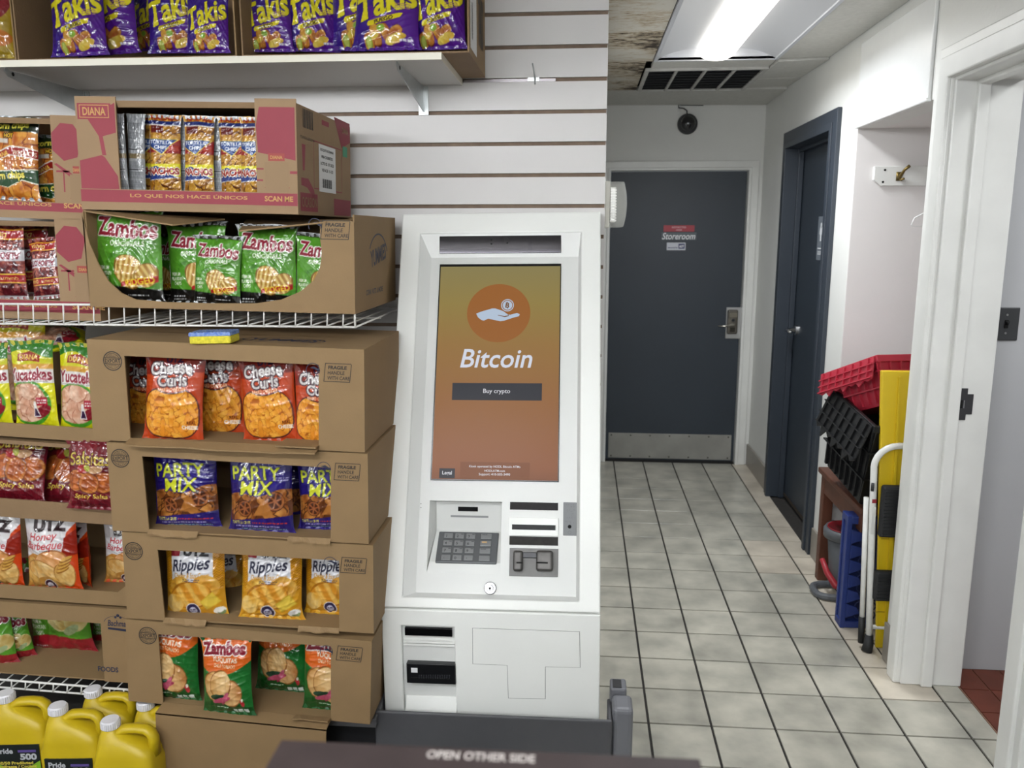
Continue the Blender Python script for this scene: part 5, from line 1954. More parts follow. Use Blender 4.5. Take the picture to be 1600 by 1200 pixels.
def bag_meshes(design, var, thick):
    key = (design, var, thick)
    if key in _bagm:
        return _bagm[key]
    if design not in ARTS:
        A, r, bk = DESIGN[design]()
        ARTS[design] = (A.out(), r, bk)
    colr, r, bk = ARTS[design]
    rs = np.random.RandomState(hash(design) % 1 + sum(map(ord, design)) + 31 * var)

    def surf(nu, nv, sg):
        u, v = np.meshgrid(np.linspace(0, 1, nu), np.linspace(0, 1, nv))
        s = np.clip((v - .045) / .91, 0, 1)
        pv = np.sin(np.pi * s ** .9) ** .5
        pu = np.clip(1 - np.abs(2 * u - 1) ** 2.6, 0, 1) ** .75
        y = thick / 2 * pu * pv
        ed0 = np.minimum(v, 1 - v)
        w = .875 + .125 * np.exp(-ed0 / .055) - .02 * np.sin(np.pi * s)
        x = (u - .5) * w
        # creases: sharp ridges of a few random wave fields, stronger near the seals
        wr = np.zeros_like(u)
        R = np.random.RandomState(rs.randint(1e6))
        for k in range(6):
            a = R.rand() * np.pi
            f = 1.3 + 3.2 * R.rand()
            wv = np.sin(2 * np.pi * f * (u * np.cos(a) + v * r * np.sin(a)) + R.rand() * 6.28 + 1.2 * np.sin(2 * np.pi * (u * R.rand() * 1.5 + v * R.rand() * 2)))
            wr += (1 - np.abs(wv)) ** 2 * (.5 + R.rand()) - .5
        edge = np.minimum(v, 1 - v)
        y += .0065 * wr * (pu * pv) ** .5 * (1 + 1.2 * np.exp(-edge / .12))
        lo = sum(np.sin(2 * np.pi * (u * R.uniform(.4, 1.4) + v * R.uniform(.4, 1.6)) + R.rand() * 6.28) for _ in range(3))
        y += .012 * lo * pu * pv
        pl = np.sin(2 * np.pi * u * (5 + 3 * R.rand()) + R.rand() * 6) * np.exp(-edge / .11) * .015
        y += pl * (edge > .03) + pl * .5 * (edge <= .03)
        y += .0016 * np.sin(v * r * 2 * np.pi * 70) * (edge < .04)
        x += .006 * np.sin(v * 9 + R.rand() * 6) * (.3 + np.abs(u - .5))
        z = v * r + .012 * np.sin(u * 6.3 * 1.3 + R.rand() * 6) * (v > .5) * v
        P = np.stack([x, -sg * y, z], -1).reshape(-1, 3)
        i, j = np.meshgrid(np.arange(nu - 1), np.arange(nv - 1))
        a = (j * nu + i).ravel()
        F = np.stack([a, a + 1, a + nu + 1, a + nu], 1)
        return P, F

    def mk(P, F, name, cols=None, m=None):
        me = bpy.data.meshes.new(name)
        me.vertices.add(len(P))
        me.vertices.foreach_set('co', P.astype(np.float32).ravel())
        me.loops.add(F.size)
        me.loops.foreach_set('vertex_index', F.astype(np.int32).ravel())
        me.polygons.add(len(F))
        me.polygons.foreach_set('loop_start', (np.arange(len(F)) * 4).astype(np.int32))
        me.update(calc_edges=True)
        me.shade_smooth()
        if cols is not None:
            at_ = me.color_attributes.new('print', 'FLOAT_COLOR', 'POINT')
            c4 = np.ones((len(P), 4), np.float32)
            c4[:, :3] = cols.reshape(-1, 3)
            at_.data.foreach_set('color', c4.ravel())
        me.materials.append(m or FILM)
        return me
    P, F = surf(NU, NV, 1)
    front = mk(P, F, 'snack_bag', colr)
    P, F = surf(24, 32, -1)
    bm_ = mat('bag_back_' + design, bk, .3, .35 if design in ('zambos', 'corn', 'nacho', 'nachoback') else 0, var=(9, .25))
    backm = mk(P, F[:, ::-1], 'back_panel', None, bm_)
    _bagm[key] = (front, backm, r)
    return _bagm[key]


def bag(design, label, group, fr, L, R, y, lean=0.0, yaw=0.0, var=0, thick=.3, hs=1.0, dz=0.0, name='snack_bag', flip=False, sc=None):
    """bag whose bottom corners are seen at pixels L and R on the plane y of the frame fr"""
    a, b = fr.hit(*L, 1, y), fr.hit(*R, 1, y)
    w = (b - a).length
    ro = math.atan2(b.z - a.z, b.x - a.x)
    front, backm, r = bag_meshes(design, var, thick)
    ro += random.Random(label).uniform(-.035, .035)
    M = fr.M @ Matrix.Translation((a + b) / 2 + Vector((0, 0, dz))) @ Matrix.Rotation(-ro, 4, 'Y') @ Matrix.Rotation(yaw, 4, 'Z') @ Matrix.Rotation(-lean, 4, 'X')
    S = Matrix.Diagonal((w, w, w * hs, 1))
    if flip:
        S = S @ Matrix.Translation((0, 0, r)) @ Matrix.Rotation(math.pi, 4, 'Y')
    o = link(name, front)
    o.matrix_world = M @ S
    tag(o, label, 'chip bag', group)
    link('back_panel', backm, o)
    return o


# purple bags on the laminate shelf
G = 'purple rolled chip bags on the laminate shelf'
bag('takis', 'purple bag with the whole yellow name showing, first in the middle tray', G, TAf, (80, 89), (172, 86), .06, .12, .06, 0)
bag('takis', 'purple bag half tucked behind its neighbour near the middle tray front', G, TAf, (120, 88), (224, 84), .13, .1, -.05, 1)
bag('takis', 'shaded purple bag set back in the middle tray between two pairs', G, TAf, (196, 80), (270, 80), .27, .12, -.2, 0)
bag('takis', 'purple bag showing the end of its yellow name next to the middle tray rim', G, TAf, (232, 84), (318, 82), .14, .1, .1, 1)
bag('takis', 'purple bag pressed against the cardboard wall of the middle tray', G, TAf, (288, 84), (362, 82), .06, .1, -.02, 0)
bag('takis', 'purple bag just inside the wall of the overhanging tray with a silver edge', G, TBf, (380, 82), (461, 81), .09, .1, .14, 1)
bag('takis', 'purple bag turned sideways second in the overhanging tray', G, TBf, (446, 82), (532, 80), .13, .1, .22, 0)
bag('takis', 'purple bag behind the crumpled one in the overhanging tray', G, TBf, (512, 81), (622, 78), .14, .1, 0, 1)
bag('takis', 'crumpled purple bag sagging in front in the overhanging tray', G, TBf, (545, 80), (660, 78), .05, .28, -.04, 2, hs=.86)
bag('takis', 'purple bag at the free end of the shelf beside the white carton label', G, TBf, (636, 80), (733, 76), .09, .1, -.05, 0)
bag('yellow', 'yellow and red snack bag cut off by the picture edge on the laminate shelf', None, TCf, (-65, 92), (27, 90), .06, .08, 0, 0)

# corn snacks in the red printed box
G = 'narrow corn snack bags in the red printed box'
f = B_di.fr
for (d, l, r, yy, ya, va, tx) in (
        ('nachoback', 178, 204, .04, .5, 0, 'silver backed narrow bag standing first in the red printed box'),
        ('nachoback', 200, 230, .07, .5, 1, 'silver backed narrow bag standing second in the red printed box'),
        ('nacho', 204, 262, .12, .0, 0, 'narrow yellow and blue bag right after the two silver backed ones'),
        ('nacho', 232, 287, .08, .0, 1, 'narrow yellow and blue bag with a folded yellow top corner'),
        ('nachoback', 282, 306, .10, .7, 0, 'silver backed narrow bag in the middle of the red printed box'),
        ('nacho', 286, 338, .07, .0, 0, 'narrow yellow and blue bag between two silver backed ones'),
        ('nachoback', 332, 353, .09, .8, 1, 'thin silver edge of a bag near the brown pillar of the red printed box'),
        ('nacho', 344, 398, .06, .0, 1, 'narrow yellow and blue bag second from the pillar with square code panel'),
        ('nacho', 374, 424, .03, .05, 0, 'narrow yellow and blue bag half hidden by the pillar of the red printed box')):
    b0 = 300 + (l - 180) * .02
    bag(d, tx, G, f, (l, b0 + 6), (r, b0 + 6 + (r - l) * .02), yy, .02, ya if d == 'nacho' else 0, va, thick=.34, hs=(110 / (r - l)) / 2.3 * 1.08)

# green plantain bags in the torn box
G = 'green plantain chip bags in the torn box'
f = B_za.fr
bag('zambos', 'green plantain chip bag showing most of its name beside the torn box corner', G, f, (146, 473), (262, 474), .05, .06, .03, 0, hs=.9)
bag('zambos', 'dark shaded green bag behind the first ones in the torn box', G, f, (218, 468), (300, 470), .22, .05, -.3, 1, hs=.9)
bag('zambos', 'green plantain chip bag half covered by a crumpled one', G, f, (262, 474), (362, 476), .12, .06, .02, 1, hs=.9)
bag('zambos', 'crumpled green plantain chip bag in the middle of the torn box', G, f, (296, 477), (382, 478), .05, .1, -.12, 2, hs=.9)
bag('zambos', 'smooth green plantain chip bag second from the care mark', G, f, (368, 480), (470, 481), .06, .06, -.02, 0, hs=.9)
bag('zambos', 'green plantain chip bag partly hidden by the care mark of the torn box', G, f, (456, 482), (550, 484), .055, .06, -.05, 1, hs=.9)

# cheese curls
G = 'orange cheese curl bags in the top box of the stack'
f = B_ch.fr
bag('cheese', 'shaded orange cheese curl bag behind the first one', G, f, (190, 676), (276, 680), .20, .05, 0, 1)
bag('cheese', 'orange cheese curl bag leaning out over the box edge', G, f, (221, 690), (321, 698), .03, .10, .06, 0, dz=.004)
bag('cheese', 'orange cheese curl bag set back between two others', G, f, (292, 681), (390, 684), .14, .05, 0, 1)
bag('cheese', 'orange cheese curl bag standing straight with the clearest name', G, f, (377, 692), (474, 690), .06, .05, -.04, 0)
bag('cheese', 'orange cheese curl bag half hidden by the cardboard pillar with care mark', G, f, (458, 695), (550, 699), .055, .06, .05, 1)

# party mix
G = 'purple party mix bags in the second box of the stack'
f = B_pa.fr
bag('party', 'purple party mix bag standing alone in its box', G, f, (240, 824), (350, 828), .06, .08, .02, 0, hs=.9)
bag('party', 'purple party mix bag with glare over its name in the box centre', G, f, (354, 832), (466, 834), .045, .10, -.03, 1, hs=.9)
bag('party', 'shaded purple party mix bag behind the glaring one', G, f, (386, 820), (480, 822), .2, .05, 0, 0, hs=.9)
bag('party', 'purple party mix bag cut off by the cardboard pillar', G, f, (464, 826), (566, 830), .08, .06, .02, 1, hs=.9)

# ripples
G = 'white and gold ripple chip bags in the third box of the stack'
f = B_ri.fr
bag('ripples', 'white and gold ripple chip bag with an empty dark gap beside it', G, f, (257, 962), (362, 966), .055, .08, 0, 0, hs=.95)
bag('ripples', 'shaded gold ripple chip bag behind the other two', G, f, (300, 950), (392, 953), .24, .1, .2, 1, hs=.95)
bag('ripples', 'white and gold ripple chip bag in the middle of its box', G, f, (372, 964), (478, 970), .045, .08, .02, 1, hs=.95)
bag('ripples', 'white and gold ripple chip bag cut off by the cardboard pillar', G, f, (472, 958), (572, 962), .09, .05, -.06, 0, hs=.95)

# yuquitas
G = 'green and orange cassava chip bags in the bottom box of the stack'
f = B_yu.fr
bag('yuq', 'green and orange cassava bag half hidden by the round stamp pillar', G, f, (222, 1092), (318, 1096), .03, .08, -.02, 1)
bag('yuq', 'green and orange cassava bag hanging out over the front flap', G, f, (314, 1114), (402, 1118), -.02, .12, -.04, 0)
bag('yuq', 'green and orange cassava bag leaning back deeper in the bottom box', G, f, (396, 1078), (486, 1086), .12, .14, .0, 2)
bag('yuq', 'green and orange cassava bag cut off by the care mark pillar', G, f, (470, 1108), (564, 1114), .045, .06, .02, 0)

# left column
G = 'orange corn chip bags in the upper red printed box'
f = B_d1.fr
bag('corn', 'orange corn chip bag with green bands at the picture edge', G, f, (-14, 312), (66, 314), .05, .05, .0, 0)
bag('corn', 'orange corn chip bag mostly hidden by the printed pillar', G, f, (50, 312), (132, 314), .12, .05, .05, 1, hs=.88, dz=-.03)
G = 'dark red popcorn bags in the lower red printed box'
f = B_d2.fr
bag('albo', 'dark red popcorn bag with upside down name at the picture edge', G, f, (-22, 468), (48, 470), .05, .05, 0, 0)
bag('albo', 'shaded dark red popcorn bag behind two others', G, f, (20, 462), (86, 464), .14, .05, 0, 1)
bag('albo', 'tilted dark red popcorn bag slumped against the printed pillar', G, f, (50, 470), (100, 464), .05, .12, -.1, 0, hs=1.1)
G = 'yellow and green cassava strip bags in the open box'
f = B_yk.fr
bag('yucateka', 'yellow cassava bag cut off by the picture edge', G, f, (-48, 668), (25, 671), .05, .06, .0, 1)
bag('yucateka', 'whole yellow cassava bag with green top', G, f, (22, 672), (98, 672), .045, .06, -.05, 0)
bag('yucateka', 'yellow cassava bag half hidden by the cheese curl box', G, f, (92, 674), (168, 677), .055, .06, .02, 1)
o = bag('yucateka', 'yellow and green bag lying flat on the standing bags below the wire shelf', G, f, (35, 548), (130, 552), .16, 1.35, .5, 0, thick=.25)
bag('yucateka', 'dark green and yellow bag pushed back under the wire shelf', G, f, (-10, 640), (80, 642), .22, .05, .1, 0)
G = 'dark red salsa chip bags in their box'
f = B_sa.fr
bag('salsa', 'dark red salsa chip bag lying back at the picture edge', G, f, (-20, 782), (72, 786), .05, .30, .0, 0)
bag('salsa', 'shaded salsa chip bag lying behind the others', G, f, (56, 786), (150, 788), .10, .45, .1, 1)
bag('salsa', 'salsa chip bag hanging over the front lip', G, f, (102, 795), (190, 797), -.025, .12, -.05, 0, hs=.9)
G = 'honey barbecue chip bags in the open box'
f = B_ho.fr
bag('honey', 'honey barbecue chip bag cut off by the picture edge', G, f, (-44, 915), (44, 917), .05, .08, -.05, 1)
bag('honey', 'whole white and orange honey barbecue chip bag', G, f, (40, 921), (134, 922), .04, .08, -.06, 0)
bag('honey', 'shaded orange side of a honey barbecue bag behind the whole one', G, f, (84, 910), (162, 911), .14, .05, -.5, 1)
bag('honey', 'honey barbecue bag at the back beside the round stamp pillar', G, f, (164, 908), (240, 911), .15, .05, .1, 0)
G = 'green plantain chip bags in the lowest box'
f = B_pl.fr
bag('plantain', 'green plantain bag with red bottom cut off by the picture edge', G, f, (-42, 1041), (28, 1040), .05, .10, .25, 1)
bag('plantain', 'narrow view of a green plantain bag turned sideways', G, f, (0, 1035), (54, 1030), .09, .10, .5, 0)
bag('plantain', 'wide green plantain bag standing in the lowest box', G, f, (48, 1024), (156, 1016), .17, .05, -.05, 0)
bag('plantain', 'green plantain bag mostly hidden by the printed carton corner', G, f, (140, 1012), (220, 1016), .24, .05, 0, 1)

# ================================================================ yellow jugs
JY = mat('yellow_jug_plastic', 'bfa516', .38, var=(8, .08), bump=(60, .05))
JC = mat('white_cap_plastic', 'd9d8dc', .4)
JL = mat('jug_label_black', '1d2220', .35)
JG = mat('jug_label_green', '7fae2c', .35, var=(20, .25))


def jug_meshes():
    secs = [(0, .080, .046, 0, 4), (.008, .088, .054, 0, 5), (.07, .09, .056, 0, 6), (.14, .09, .056, 0, 6), (.155, .086, .053, 0, 5), (.165, .086, .053, 0, 4.5), (.185, .08, .05, -.002, 4),
            (.205, .066, .044, -.014, 3), (.222, .045, .036, -.032, 2.5), (.234, .028, .026, -.045, 2), (.242, .022, .022, -.047, 2), (.25, .022, .022, -.047, 2)]
    n = 40
    vs, fs = [], []
    for (z, a, b, cx, p) in secs:
        for k in range(n):
            t = 2 * math.pi * k / n
            c, s = math.cos(t), math.sin(t)
            vs.append((cx + a * math.copysign(abs(c) ** (2 / p), c), b * math.copysign(abs(s) ** (2 / p), s), z))
    for i in range(len(secs) - 1):
        for k in range(n):
            fs.append((i * n + k, i * n + (k + 1) % n, (i + 1) * n + (k + 1) % n, (i + 1) * n + k))
    fs += [tuple(range(n))[::-1], tuple(range((len(secs) - 1) * n, len(secs) * n))]
    body = MB().add(vs, fs).mesh('jug_body', JY, True)
    pts = [(-.036, 0, .212), (-.022, 0, .228), (-.005, 0, .238), (.03, 0, .24), (.056, 0, .237), (.07, 0, .227), (.077, 0, .21), (.078, 0, .16)]
    hd = MB().tube(pts, [.016, .0145, .0135, .013, .0132, .0138, .0142, .015], 12).xf(Matrix.Diagonal((1, 1.4, 1, 1))).mesh('handle', JY, True)
    prof = [(.024, .242), (.0255, .244), (.0255, .264), (.0235, .268), (.0005, .2685)]
    cap = MB().lathe(prof, 28, (-.047, 0, 0)).mesh('cap', JC)
    rg = MB()
    for k in range(28):
        t = 2 * math.pi * k / 28
        rg.box((-.047 + .0262 * math.cos(t) - .001, .0262 * math.sin(t) - .001, .245), (-.047 + .0262 * math.cos(t) + .001, .0262 * math.sin(t) + .001, .263))
    ridges = rg.mesh('cap_ridges', JC)
    lab = MB().box((-.07, -.0585, .012), (.07, -.055, .128)).mesh('label', JL)
    return body, hd, cap, ridges, lab


JM = jug_meshes()
pj = lambda a, b, l: (a, -.0586 - .0004 * l, b)
k = Ink(pj).poly([(-.07, .012), (.07, .012), (.07, .075), (.03, .05), (.0, .035), (-.03, .05), (-.07, .075)])
gm = k.build('green_flash', JG, None)
k = Ink(pj).text('Pride', (-.034, .108), w=.05, h=.018, bold=.03).text('500', (.036, .088), w=.05, h=.022, bold=.05)
wm = k.build('brand_lettering', mat('label_silver', 'c9ccd0', .3, .3), None)
k = Ink(pj).text('50/50 Prediluted', (-.004, .068), w=.105, h=.010, bold=.03, lift=2).text('Antifreeze / Coolant', (-.002, .056), w=.12, h=.010, bold=.03, lift=2)
ym = k.build('yellow_lettering', mat('label_gold', 'c8b84a', .4), None)
k = Ink(pj).rect(.006, .103, .06, .111)
bm2 = k.build('colour_bar', mat('label_bar', '5a4a8a', .4), None)
decs = [o.data for o in (gm, wm, ym, bm2)]
for o in (gm, wm, ym, bm2):
    bpy.data.objects.remove(o)


def jug(label, px, py, ztop, rot):
    """cap top seen at px, py"""
    s = ztop / .2685
    c = onz(px, py, ztop)
    off = Matrix.Rotation(rot, 3, 'Z') @ Vector((-.047 * s, 0, 0))
    t = thing('coolant_jug', label, 'jug', group='yellow coolant jugs under the low wire shelf', M=Matrix.Translation((c.x - off.x, c.y - off.y, 0)) @ Matrix.Rotation(rot, 4, 'Z') @ Matrix.Scale(s, 4))
    for nm, me in zip(('jug_body', 'handle', 'cap'), JM[:3]):
        o = link(nm, me, t)
        if nm == 'cap':
            link('cap_ridges', JM[3], o)
    lb = link('label', JM[4], t)
    for nm, me in zip(('green_flash', 'brand_lettering', 'yellow_lettering', 'colour_bar'), decs):
        link(nm, me, lb)


jug('yellow jug at the picture edge with green label flash', 8, 1082, .262, .12)
jug('yellow jug in the middle of the front three', 90, 1101, .262, .10)
jug('yellow jug beside the hanging cardboard flap', 172, 1123, .262, .06)
jug('yellow jug in the second row behind the middle one', 145, 1075, .25, .1)
jug('yellow jug squeezed behind under the bottom carton', 227, 1094, .25, .0)

# ================================================================ things in the alcove
WOOD = mat('brown_bench_wood', '5b3423', .5, var=(12, .25), bump=(40, .2))
bz = .54
bench = thing('wooden_bench', 'reddish brown wooden bench standing in the alcove under the crates', 'bench', (1.138, 3.245, 0))
MB().box((-.02, 0, bz - .025), (.42, .61, bz)).build('bench_top', WOOD, bench, bev=.004)
MB().box((-.005, .03, bz - .11), (.018, .58, bz - .025)).build('apron', WOOD, bench, bev=.002)
MB().box((.0, .565, bz - .11), (.40, .585, bz - .025)).build('apron', WOOD, bench, bev=.002)
for (lx, ly) in ((-.008, .545), (.16, .02), (.36, .545), (.36, .02)):
    MB().box((lx, ly, 0), (lx + .048, ly + .045, bz - .025)).build('leg', WOOD, bench, bev=.004)

# pedal bin under it
PB = mat('grey_bin_plastic', '55585c', .45, bump=(80, .1))
PR = mat('red_bin_plastic', 'a02a34', .4)
pb = thing('pedal_bucket', 'grey round bucket with a red rim and red handle beneath the bench', 'bucket', (1.215, 3.66, 0))
MB().lathe([(.06, .03), (.066, .035), (.088, .27), (.086, .27), (.06, .05), (.0005, .05)], 28).build('bucket_body', PB, pb, smooth=True)
MB().lathe([(.088, .262), (.106, .268), (.108, .30), (.10, .312), (.092, .312), (.09, .27)], 28).build('collar', PB, pb, smooth=True)
MB().lathe([(.092, .3125), (.09, .316), (.078, .29), (.076, .26), (.078, .26), (.082, .29)], 28).build('inner_rim', PR, pb, smooth=True)
MB().tube([(-.10, .03, .15), (-.085, -.01, .10), (-.055, -.05, .055), (-.02, -.06, .045)], [.011, .014, .017, .016], 10).build('handle', PR, pb, smooth=True)
fr_ = []
for i in range(24):
    t = 2 * math.pi * i / 24
    c, s = math.cos(t), math.sin(t)
    fr_.append((-.02 + .12 * math.copysign(abs(c) ** .6, c), -.02 + .075 * math.copysign(abs(s) ** .6, s), .016))
MB().tube(fr_, .016, 10, closed=True).box((-.03, -.09, .004), (.09, .05, .03)).build('foot_ring', PB, pb, smooth=False)

BLK = mat('black_crate_plastic', '0d0e10', .45, bump=(60, .1))
REDP = mat('red_crate_plastic', 'a8283a', .42, bump=(60, .1))


def tote(label, M, w, d, h, m, group, nx, ny, teeth=True, ll=.19):
    """ribbed transport crate, open top: w along x, d along y"""
    t = thing('plastic_crate', label, 'crate', M=M, group=group)
    tp = .03
    def ring(z, g):
        f = tp * (1 - z / h)
        return [(-w / 2 + f + g, -d / 2 + f + g, z), (w / 2 - f - g, -d / 2 + f + g, z), (w / 2 - f - g, d / 2 - f - g, z), (-w / 2 + f + g, d / 2 - f - g, z)]
    a, b, c, e = ring(0, 0), ring(h, 0), ring(h, .004), ring(.004, .004)
    vs = a + b + c + e
    fs = [(3, 2, 1, 0), (12, 13, 14, 15)]
    for (p, q) in ((0, 4), (4, 8), (8, 12)):
        for i in range(4):
            fs.append((p + i, p + (i + 1) % 4, q + (i + 1) % 4, q + i))
    MB().add(vs, fs).build('crate_shell', m, t)
    r = .012
    MB().plate((-w / 2 - r, w / 2 + r), (-d / 2 - r, d / 2 + r), [(-w / 2 + .004, -d / 2 + .004, w / 2 - .004, d / 2 - .004)], h - .028, h, 'xy').build('rim', m, t, bev=.003)
    MB().plate((-w / 2 - r * .5, w / 2 + r * .5), (-d / 2 - r * .5, d / 2 + r * .5), [(-w / 2 + .004, -d / 2 + .004, w / 2 - .004, d / 2 - .004)], h * .66, h * .66 + .006, 'xy').build('band', m, t)
    MB().plate((-w / 2 - r * .2, w / 2 + r * .2), (-d / 2 - r * .2, d / 2 + r * .2), [(-w / 2 + .006, -d / 2 + .006, w / 2 - .006, d / 2 - .006)], h * .33, h * .33 + .006, 'xy').build('band', m, t)
    for sg in (-1, 1):
        for i in range(nx + 1):
            x = -w / 2 + w * (i + .0) / nx
            MB().hexa([(x * .86 - .003, sg * (d / 2 - tp), .01), (x * .86 + .003, sg * (d / 2 - tp), .01), (x * .86 + .003, sg * (d / 2 - tp + .012), .01), (x * .86 - .003, sg * (d / 2 - tp + .012), .01),
                       (x - .003, sg * (d / 2 - .004), h - .02), (x + .003, sg * (d / 2 - .004), h - .02), (x + .003, sg * (d / 2 + r), h - .02), (x - .003, sg * (d / 2 + r), h - .02)]).build('rib', m, t)
        for i in range(ny + 1):
            y = -d / 2 + d * i / ny
            MB().hexa([(sg * (w / 2 - tp), y * .86 - .003, .01), (sg * (w / 2 - tp), y * .86 + .003, .01), (sg * (w / 2 - tp + .012), y * .86 + .003, .01), (sg * (w / 2 - tp + .012), y * .86 - .003, .01),
                       (sg * (w / 2 - .004), y - .003, h - .02), (sg * (w / 2 - .004), y + .003, h - .02), (sg * (w / 2 + r), y + .003, h - .02), (sg * (w / 2 + r), y - .003, h - .02)]).build('rib', m, t)
    if teeth:
        # hanging lid leaves with interlocking teeth along both long sides
        for sg in (-1, 1):
            n = 7
            poly = [(-d / 2, 0), (d / 2, 0)]
            for i in range(n):
                y0 = d / 2 - d * i / n
                y1 = d / 2 - d * (i + .5) / n
                y2 = d / 2 - d * (i + 1) / n
                poly += [(y0, -ll * .8), (y1, -ll if i % 2 else -ll * .88), (y2, -ll * .8)]
            lf = MB().prism(poly, 0, .005, 'yz')
            for i in range(7):
                y = -d / 2 + d * (i + .5) / 7
                lf.box((-.008, y - .0025, -ll * .8), (.005, y + .0025, -.004))
            for zz in (-ll * .27, -ll * .53, -ll * .77):
                lf.box((-.008, -d / 2, zz - .0025), (.005, d / 2, zz + .0025))
            Ml = Matrix.Translation((sg * (w / 2 + r + .004), 0, h - .004)) @ (Matrix.Rotation(math.pi, 4, 'Z') if sg > 0 else Matrix()) @ Matrix.Rotation(math.radians(14), 4, 'Y')
            lf.xf(Ml).build('lid_leaf', m, t)
    return t


GC = 'crates piled in the alcove'
Mb1 = Matrix.Translation((1.225, 3.46, .57)) @ Matrix.Rotation(math.radians(5), 4, 'Z') @ Matrix.Rotation(math.radians(9), 4, 'X') @ Matrix.Rotation(math.radians(5), 4, 'Y')
tote('black ribbed plastic crate on the bench with toothed lid leaves hanging', Mb1, .30, .42, .35, BLK, GC, 5, 7)
Mb2 = Matrix.Translation((1.62, 3.42, .556)) @ Matrix.Rotation(math.radians(2), 4, 'Z')
tote('black plastic crate deeper in the alcove behind the yellow sign', Mb2, .22, .46, .28, BLK, GC, 4, 7, False)
Mr = Matrix.Translation((1.25, 3.44, .905)) @ Matrix.Rotation(math.radians(14), 4, 'Z') @ Matrix.Rotation(math.radians(-20), 4, 'X')
tote('red ribbed plastic crate tilted on top of the black one', Mr, .27, .40, .19, REDP, GC, 6, 7, True, .11)

# folded yellow floor sign
YS = mat('yellow_sign_plastic', 'd8b91e', .4, bump=(40, .05))
y0 = 3.145
a = at(1383, 582, y0)
ys = thing('floor_sign', 'folded yellow plastic floor sign standing behind the step ladder', 'floor sign', (a.x, y0, 0))
hz_ = a.z
MB().hexa([(.05, 0, 0), (.36, 0, 0), (.36, .012, 0), (.05, .012, 0), (.0, .03, hz_), (.32, .03, hz_), (.32, .042, hz_), (.0, .042, hz_)]).build('front_leaf', YS, ys, bev=.004)
MB().hexa([(.07, .05, 0), (.38, .05, 0), (.38, .062, 0), (.07, .062, 0), (.0, .044, hz_), (.32, .044, hz_), (.32, .056, hz_), (.0, .056, hz_)]).build('rear_leaf', YS, ys, bev=.004)
MB().hexa([(.075, -.008, .1), (.095, -.008, .1), (.095, .004, .1), (.075, .004, .1), (.06, .022, hz_ - .02), (.066, .022, hz_ - .02), (.066, .034, hz_ - .02), (.06, .034, hz_ - .02)]).build('rib', YS, ys)
for zz in (.15, .45):
    MB().box((.04, -.003 + zz * .027, zz), (.34, .004 + zz * .027, zz + .004)).build('seam', mat('yellow_sign_dark', 'a88c14', .5), ys)

# step ladder
LW = mat('white_ladder_enamel', 'e2e2de', .3, var=(30, .08))
LB = mat('black_tread_rubber', '1b1c1e', .6)
ft = onz(1356, 1017, .0)
tpz = at(1400, 697, ft.y + .02).z
lx, ly = ft.x, ft.y
sl = thing('step_ladder', 'folded white tubular step ladder with black treads leaning in the alcove', 'step ladder', (lx, ly, 0))
r = .0125
lw = .36
pts = [(0, 0, .05)]
pts += [(-.016, .012, .45), (-.026, .02, tpz - .09)]
for i in range(7):
    t = math.pi / 2 * i / 6
    pts.append((-.026 + .085 * (1 - math.cos(t)), .022, tpz - .085 + .085 * math.sin(t)))
pts += [(lw - .085, .022, tpz)]
for i in range(1, 7):
    t = math.pi / 2 * i / 6
    pts.append((lw - .085 + .085 * math.sin(t), .022, tpz - .085 + .085 * math.cos(t)))
pts += [(lw + .004, .012, .45), (lw + .004, 0, .05)]
MB().tube(pts, r, 12).build('front_frame', LW, sl, smooth=True)
for x in (.0, lw):
    MB().tube([(x - .006 if x == 0 else x, -.004, 0), (x, 0, .03), (x, 0, .07)], [.021, .019, .0155], 12).build('rubber_foot', LB, sl, smooth=True)
    MB().tube([(x - .020, .03, .09), (x - .042, .03, .62)], .010, 10).build('rear_leg', LW, sl, smooth=True)
    MB().tube([(x - .018, .03, .02), (x - .022, .03, .13)], .0125, 10).build('rubber_sleeve', LB, sl, smooth=True)
MB().tube([(.0, .035, .085), (lw, .035, .085)], .009, 10).build('spreader', LW, sl, smooth=True)
z1, z0 = at(1385, 757, ly).z, at(1385, 838, ly).z
for (za, zb) in ((z0, z1), (at(1380, 937, ly).z, at(1380, 890, ly).z)):
    tr = MB().box((-.002, -.022, za), (lw - .02, .008, zb)).build('tread', LB, sl, bev=.012, seg=3)
    nn = int((zb - za) / .013)
    for i in range(1, nn):
        zz = za + (zb - za) * i / nn
        MB().box((.008, -.0255, zz - .002), (lw - .03, -.021, zz + .002)).build('tread_ridge', LB, tr)
MB().cyl((-.04, -.004, z1 - .01), (-.03, -.008, z1 - .01), .016, n=12).build('hinge_knob', LB, sl)
MB().box((-.03, -.0005, z1 - .075), (-.014, .001, z1 - .06)).build('red_sticker', mat('ladder_sticker', '8c2430', .5), sl)
MB().box((-.026, -.002, z1 - .2), (-.014, .0, z1 - .09)).build('paper_sticker', mat('ladder_paper', 'd0d0cc', .6), sl)

# blue basket standing on end
BL = mat('blue_basket_plastic', '243573', .38, bump=(60, .1))
BLM = mat('dark_blue_basket_mesh', '1d2750', .45)
p0 = onz(1308, 975, 0)
ztop = at(1316, 802, p0.y).z
bb = thing('plastic_basket', 'blue plastic basket with open lattice standing on end in the alcove', 'basket', (p0.x, p0.y, 0))
W, Dp, H = .22, .07, ztop
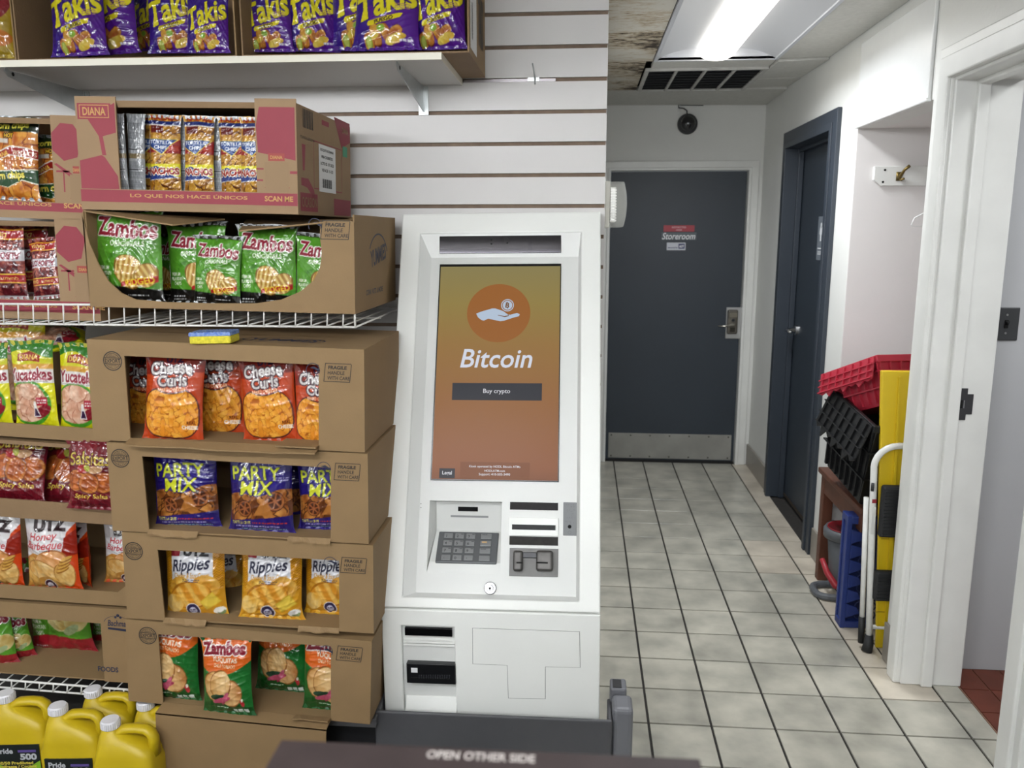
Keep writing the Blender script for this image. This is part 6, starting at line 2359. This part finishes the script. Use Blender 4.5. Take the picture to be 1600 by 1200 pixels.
# rim faces the passage (x = 0), lattice floor lies at x = W/… ; long axis upright
MB().box((.006, -Dp / 2 + .004, .004), (.012, .036, H - .004)).plate((-Dp / 2, .04), (0, H), [(-Dp / 2 + .016, .03, .024, H - .03)], 0, .02, 'yz').build('rim', BL, bb, bev=.006, seg=3)
for i in range(6):
    zz = .045 + (H - .1) * i / 6
    MB().prism([(.02, zz), (.02, zz + .062), (.062, zz + .05), (.075, zz + .022), (.05, zz + .012)], -Dp / 2, -Dp / 2 + .008).build('side_tooth', BL, bb, bev=.002)
for (za, zb) in ((0, .03), (H - .035, H)):
    MB().box((.015, -Dp / 2, za), (.13, .04, zb)).build('end_wall', BL, bb, bev=.006)
rr = random.Random(5)
mm = MB()
for i in range(10):
    for j in range(3):
        cx, cz = .072 + .026 * j, .05 + (H - .09) * (i + .5 * (j % 2) + .25) / 10
        rad = .014
        pts = [(cx + rad * 1.05 * math.cos(t) * (1 + .1 * rr.random()), -Dp / 2 + .004, cz + rad * 1.25 * math.sin(t)) for t in [k * math.pi / 4 for k in range(8)]]
        mm.tube(pts, .003, 5, closed=True)
o = mm.build('lattice_side', BLM, bb)
mm = MB()
for i in range(12):
    zz = .03 + (H - .06) * i / 11
    mm.tube([(.125, -Dp / 2, zz), (.125, .04, zz)], .003, 5)
for i in range(6):
    yy = -Dp / 2 + (Dp / 2 + .04) * i / 5
    mm.tube([(.125, yy, .02), (.125, yy, H - .02)], .003, 5)
mm.build('lattice_floor', BLM, bb)

MB().box((.012, -Dp / 2 + .03, .03), (.128, -Dp / 2 + .036, H - .035)).build('inner_web', BLM, bb)

# ================================================================ carton close to the camera
zc = 1.105
c0, c1 = onz(433, 1156, zc), onz(1092, 1186, zc)
u = (c1 - c0).normalized()
n_ = Vector((u.y, -u.x, 0))
Mf = Matrix.Translation((c0.x, c0.y, 0)) @ Matrix(((u.x, n_.x, 0, 0), (u.y, n_.y, 0, 0), (0, 0, 1, 0), (0, 0, 0, 1)))
L = (c1 - c0).length
hb = .22
fb = thing('dark_carton', 'dark brown carton lettered on its top close to the camera', 'box', M=Mf @ Matrix.Translation((0, 0, zc - hb)))
FB = mat('dark_brown_print', '3a3030', .5, var=(14, .25))
FK = mat('kraft_board_edge', '8a6c4a', .8)
MB().box((.004, 0, 0), (L, .26, hb - .004)).build('carton_body', FK, fb, bev=.002)
MB().box((.004, -.001, hb - .004), (L + .001, .262, hb)).build('printed_top', FB, fb, bev=.0015)
k = Ink(lambda a, b, l: (a, b, hb + .0003 * l))
fm = Fr(Mf)
ta, tb = fm.hit(667, 1178, 2, zc), fm.hit(836, 1187, 2, zc)
p, tr = text2d('OPEN OTHER SIDE', (tb - ta).length, .0135, .03, 0, 0, (0, 0))
k.mb.add([((ta.x + tb.x) / 2 + q[0], (ta.y + tb.y) / 2 - q[1], hb + .0004) for q in p], [tuple(t) for t in tr])
k.build('lettering', mat('carton_white_print', 'b4aca8', .5), fb)
ct = thing('counter', 'low shop counter under the dark carton', 'counter', (c0.x - .2, 0, 0))
MB().box((0, .2, 0), (.9, .72, zc - hb - .02)).build('counter_body', mat('counter_laminate', '6b6560', .5), ct)
MB().box((-.02, .18, zc - hb - .02), (.92, .74, zc - hb)).build('counter_top', mat('counter_top', '8a857e', .4), ct, bev=.003)
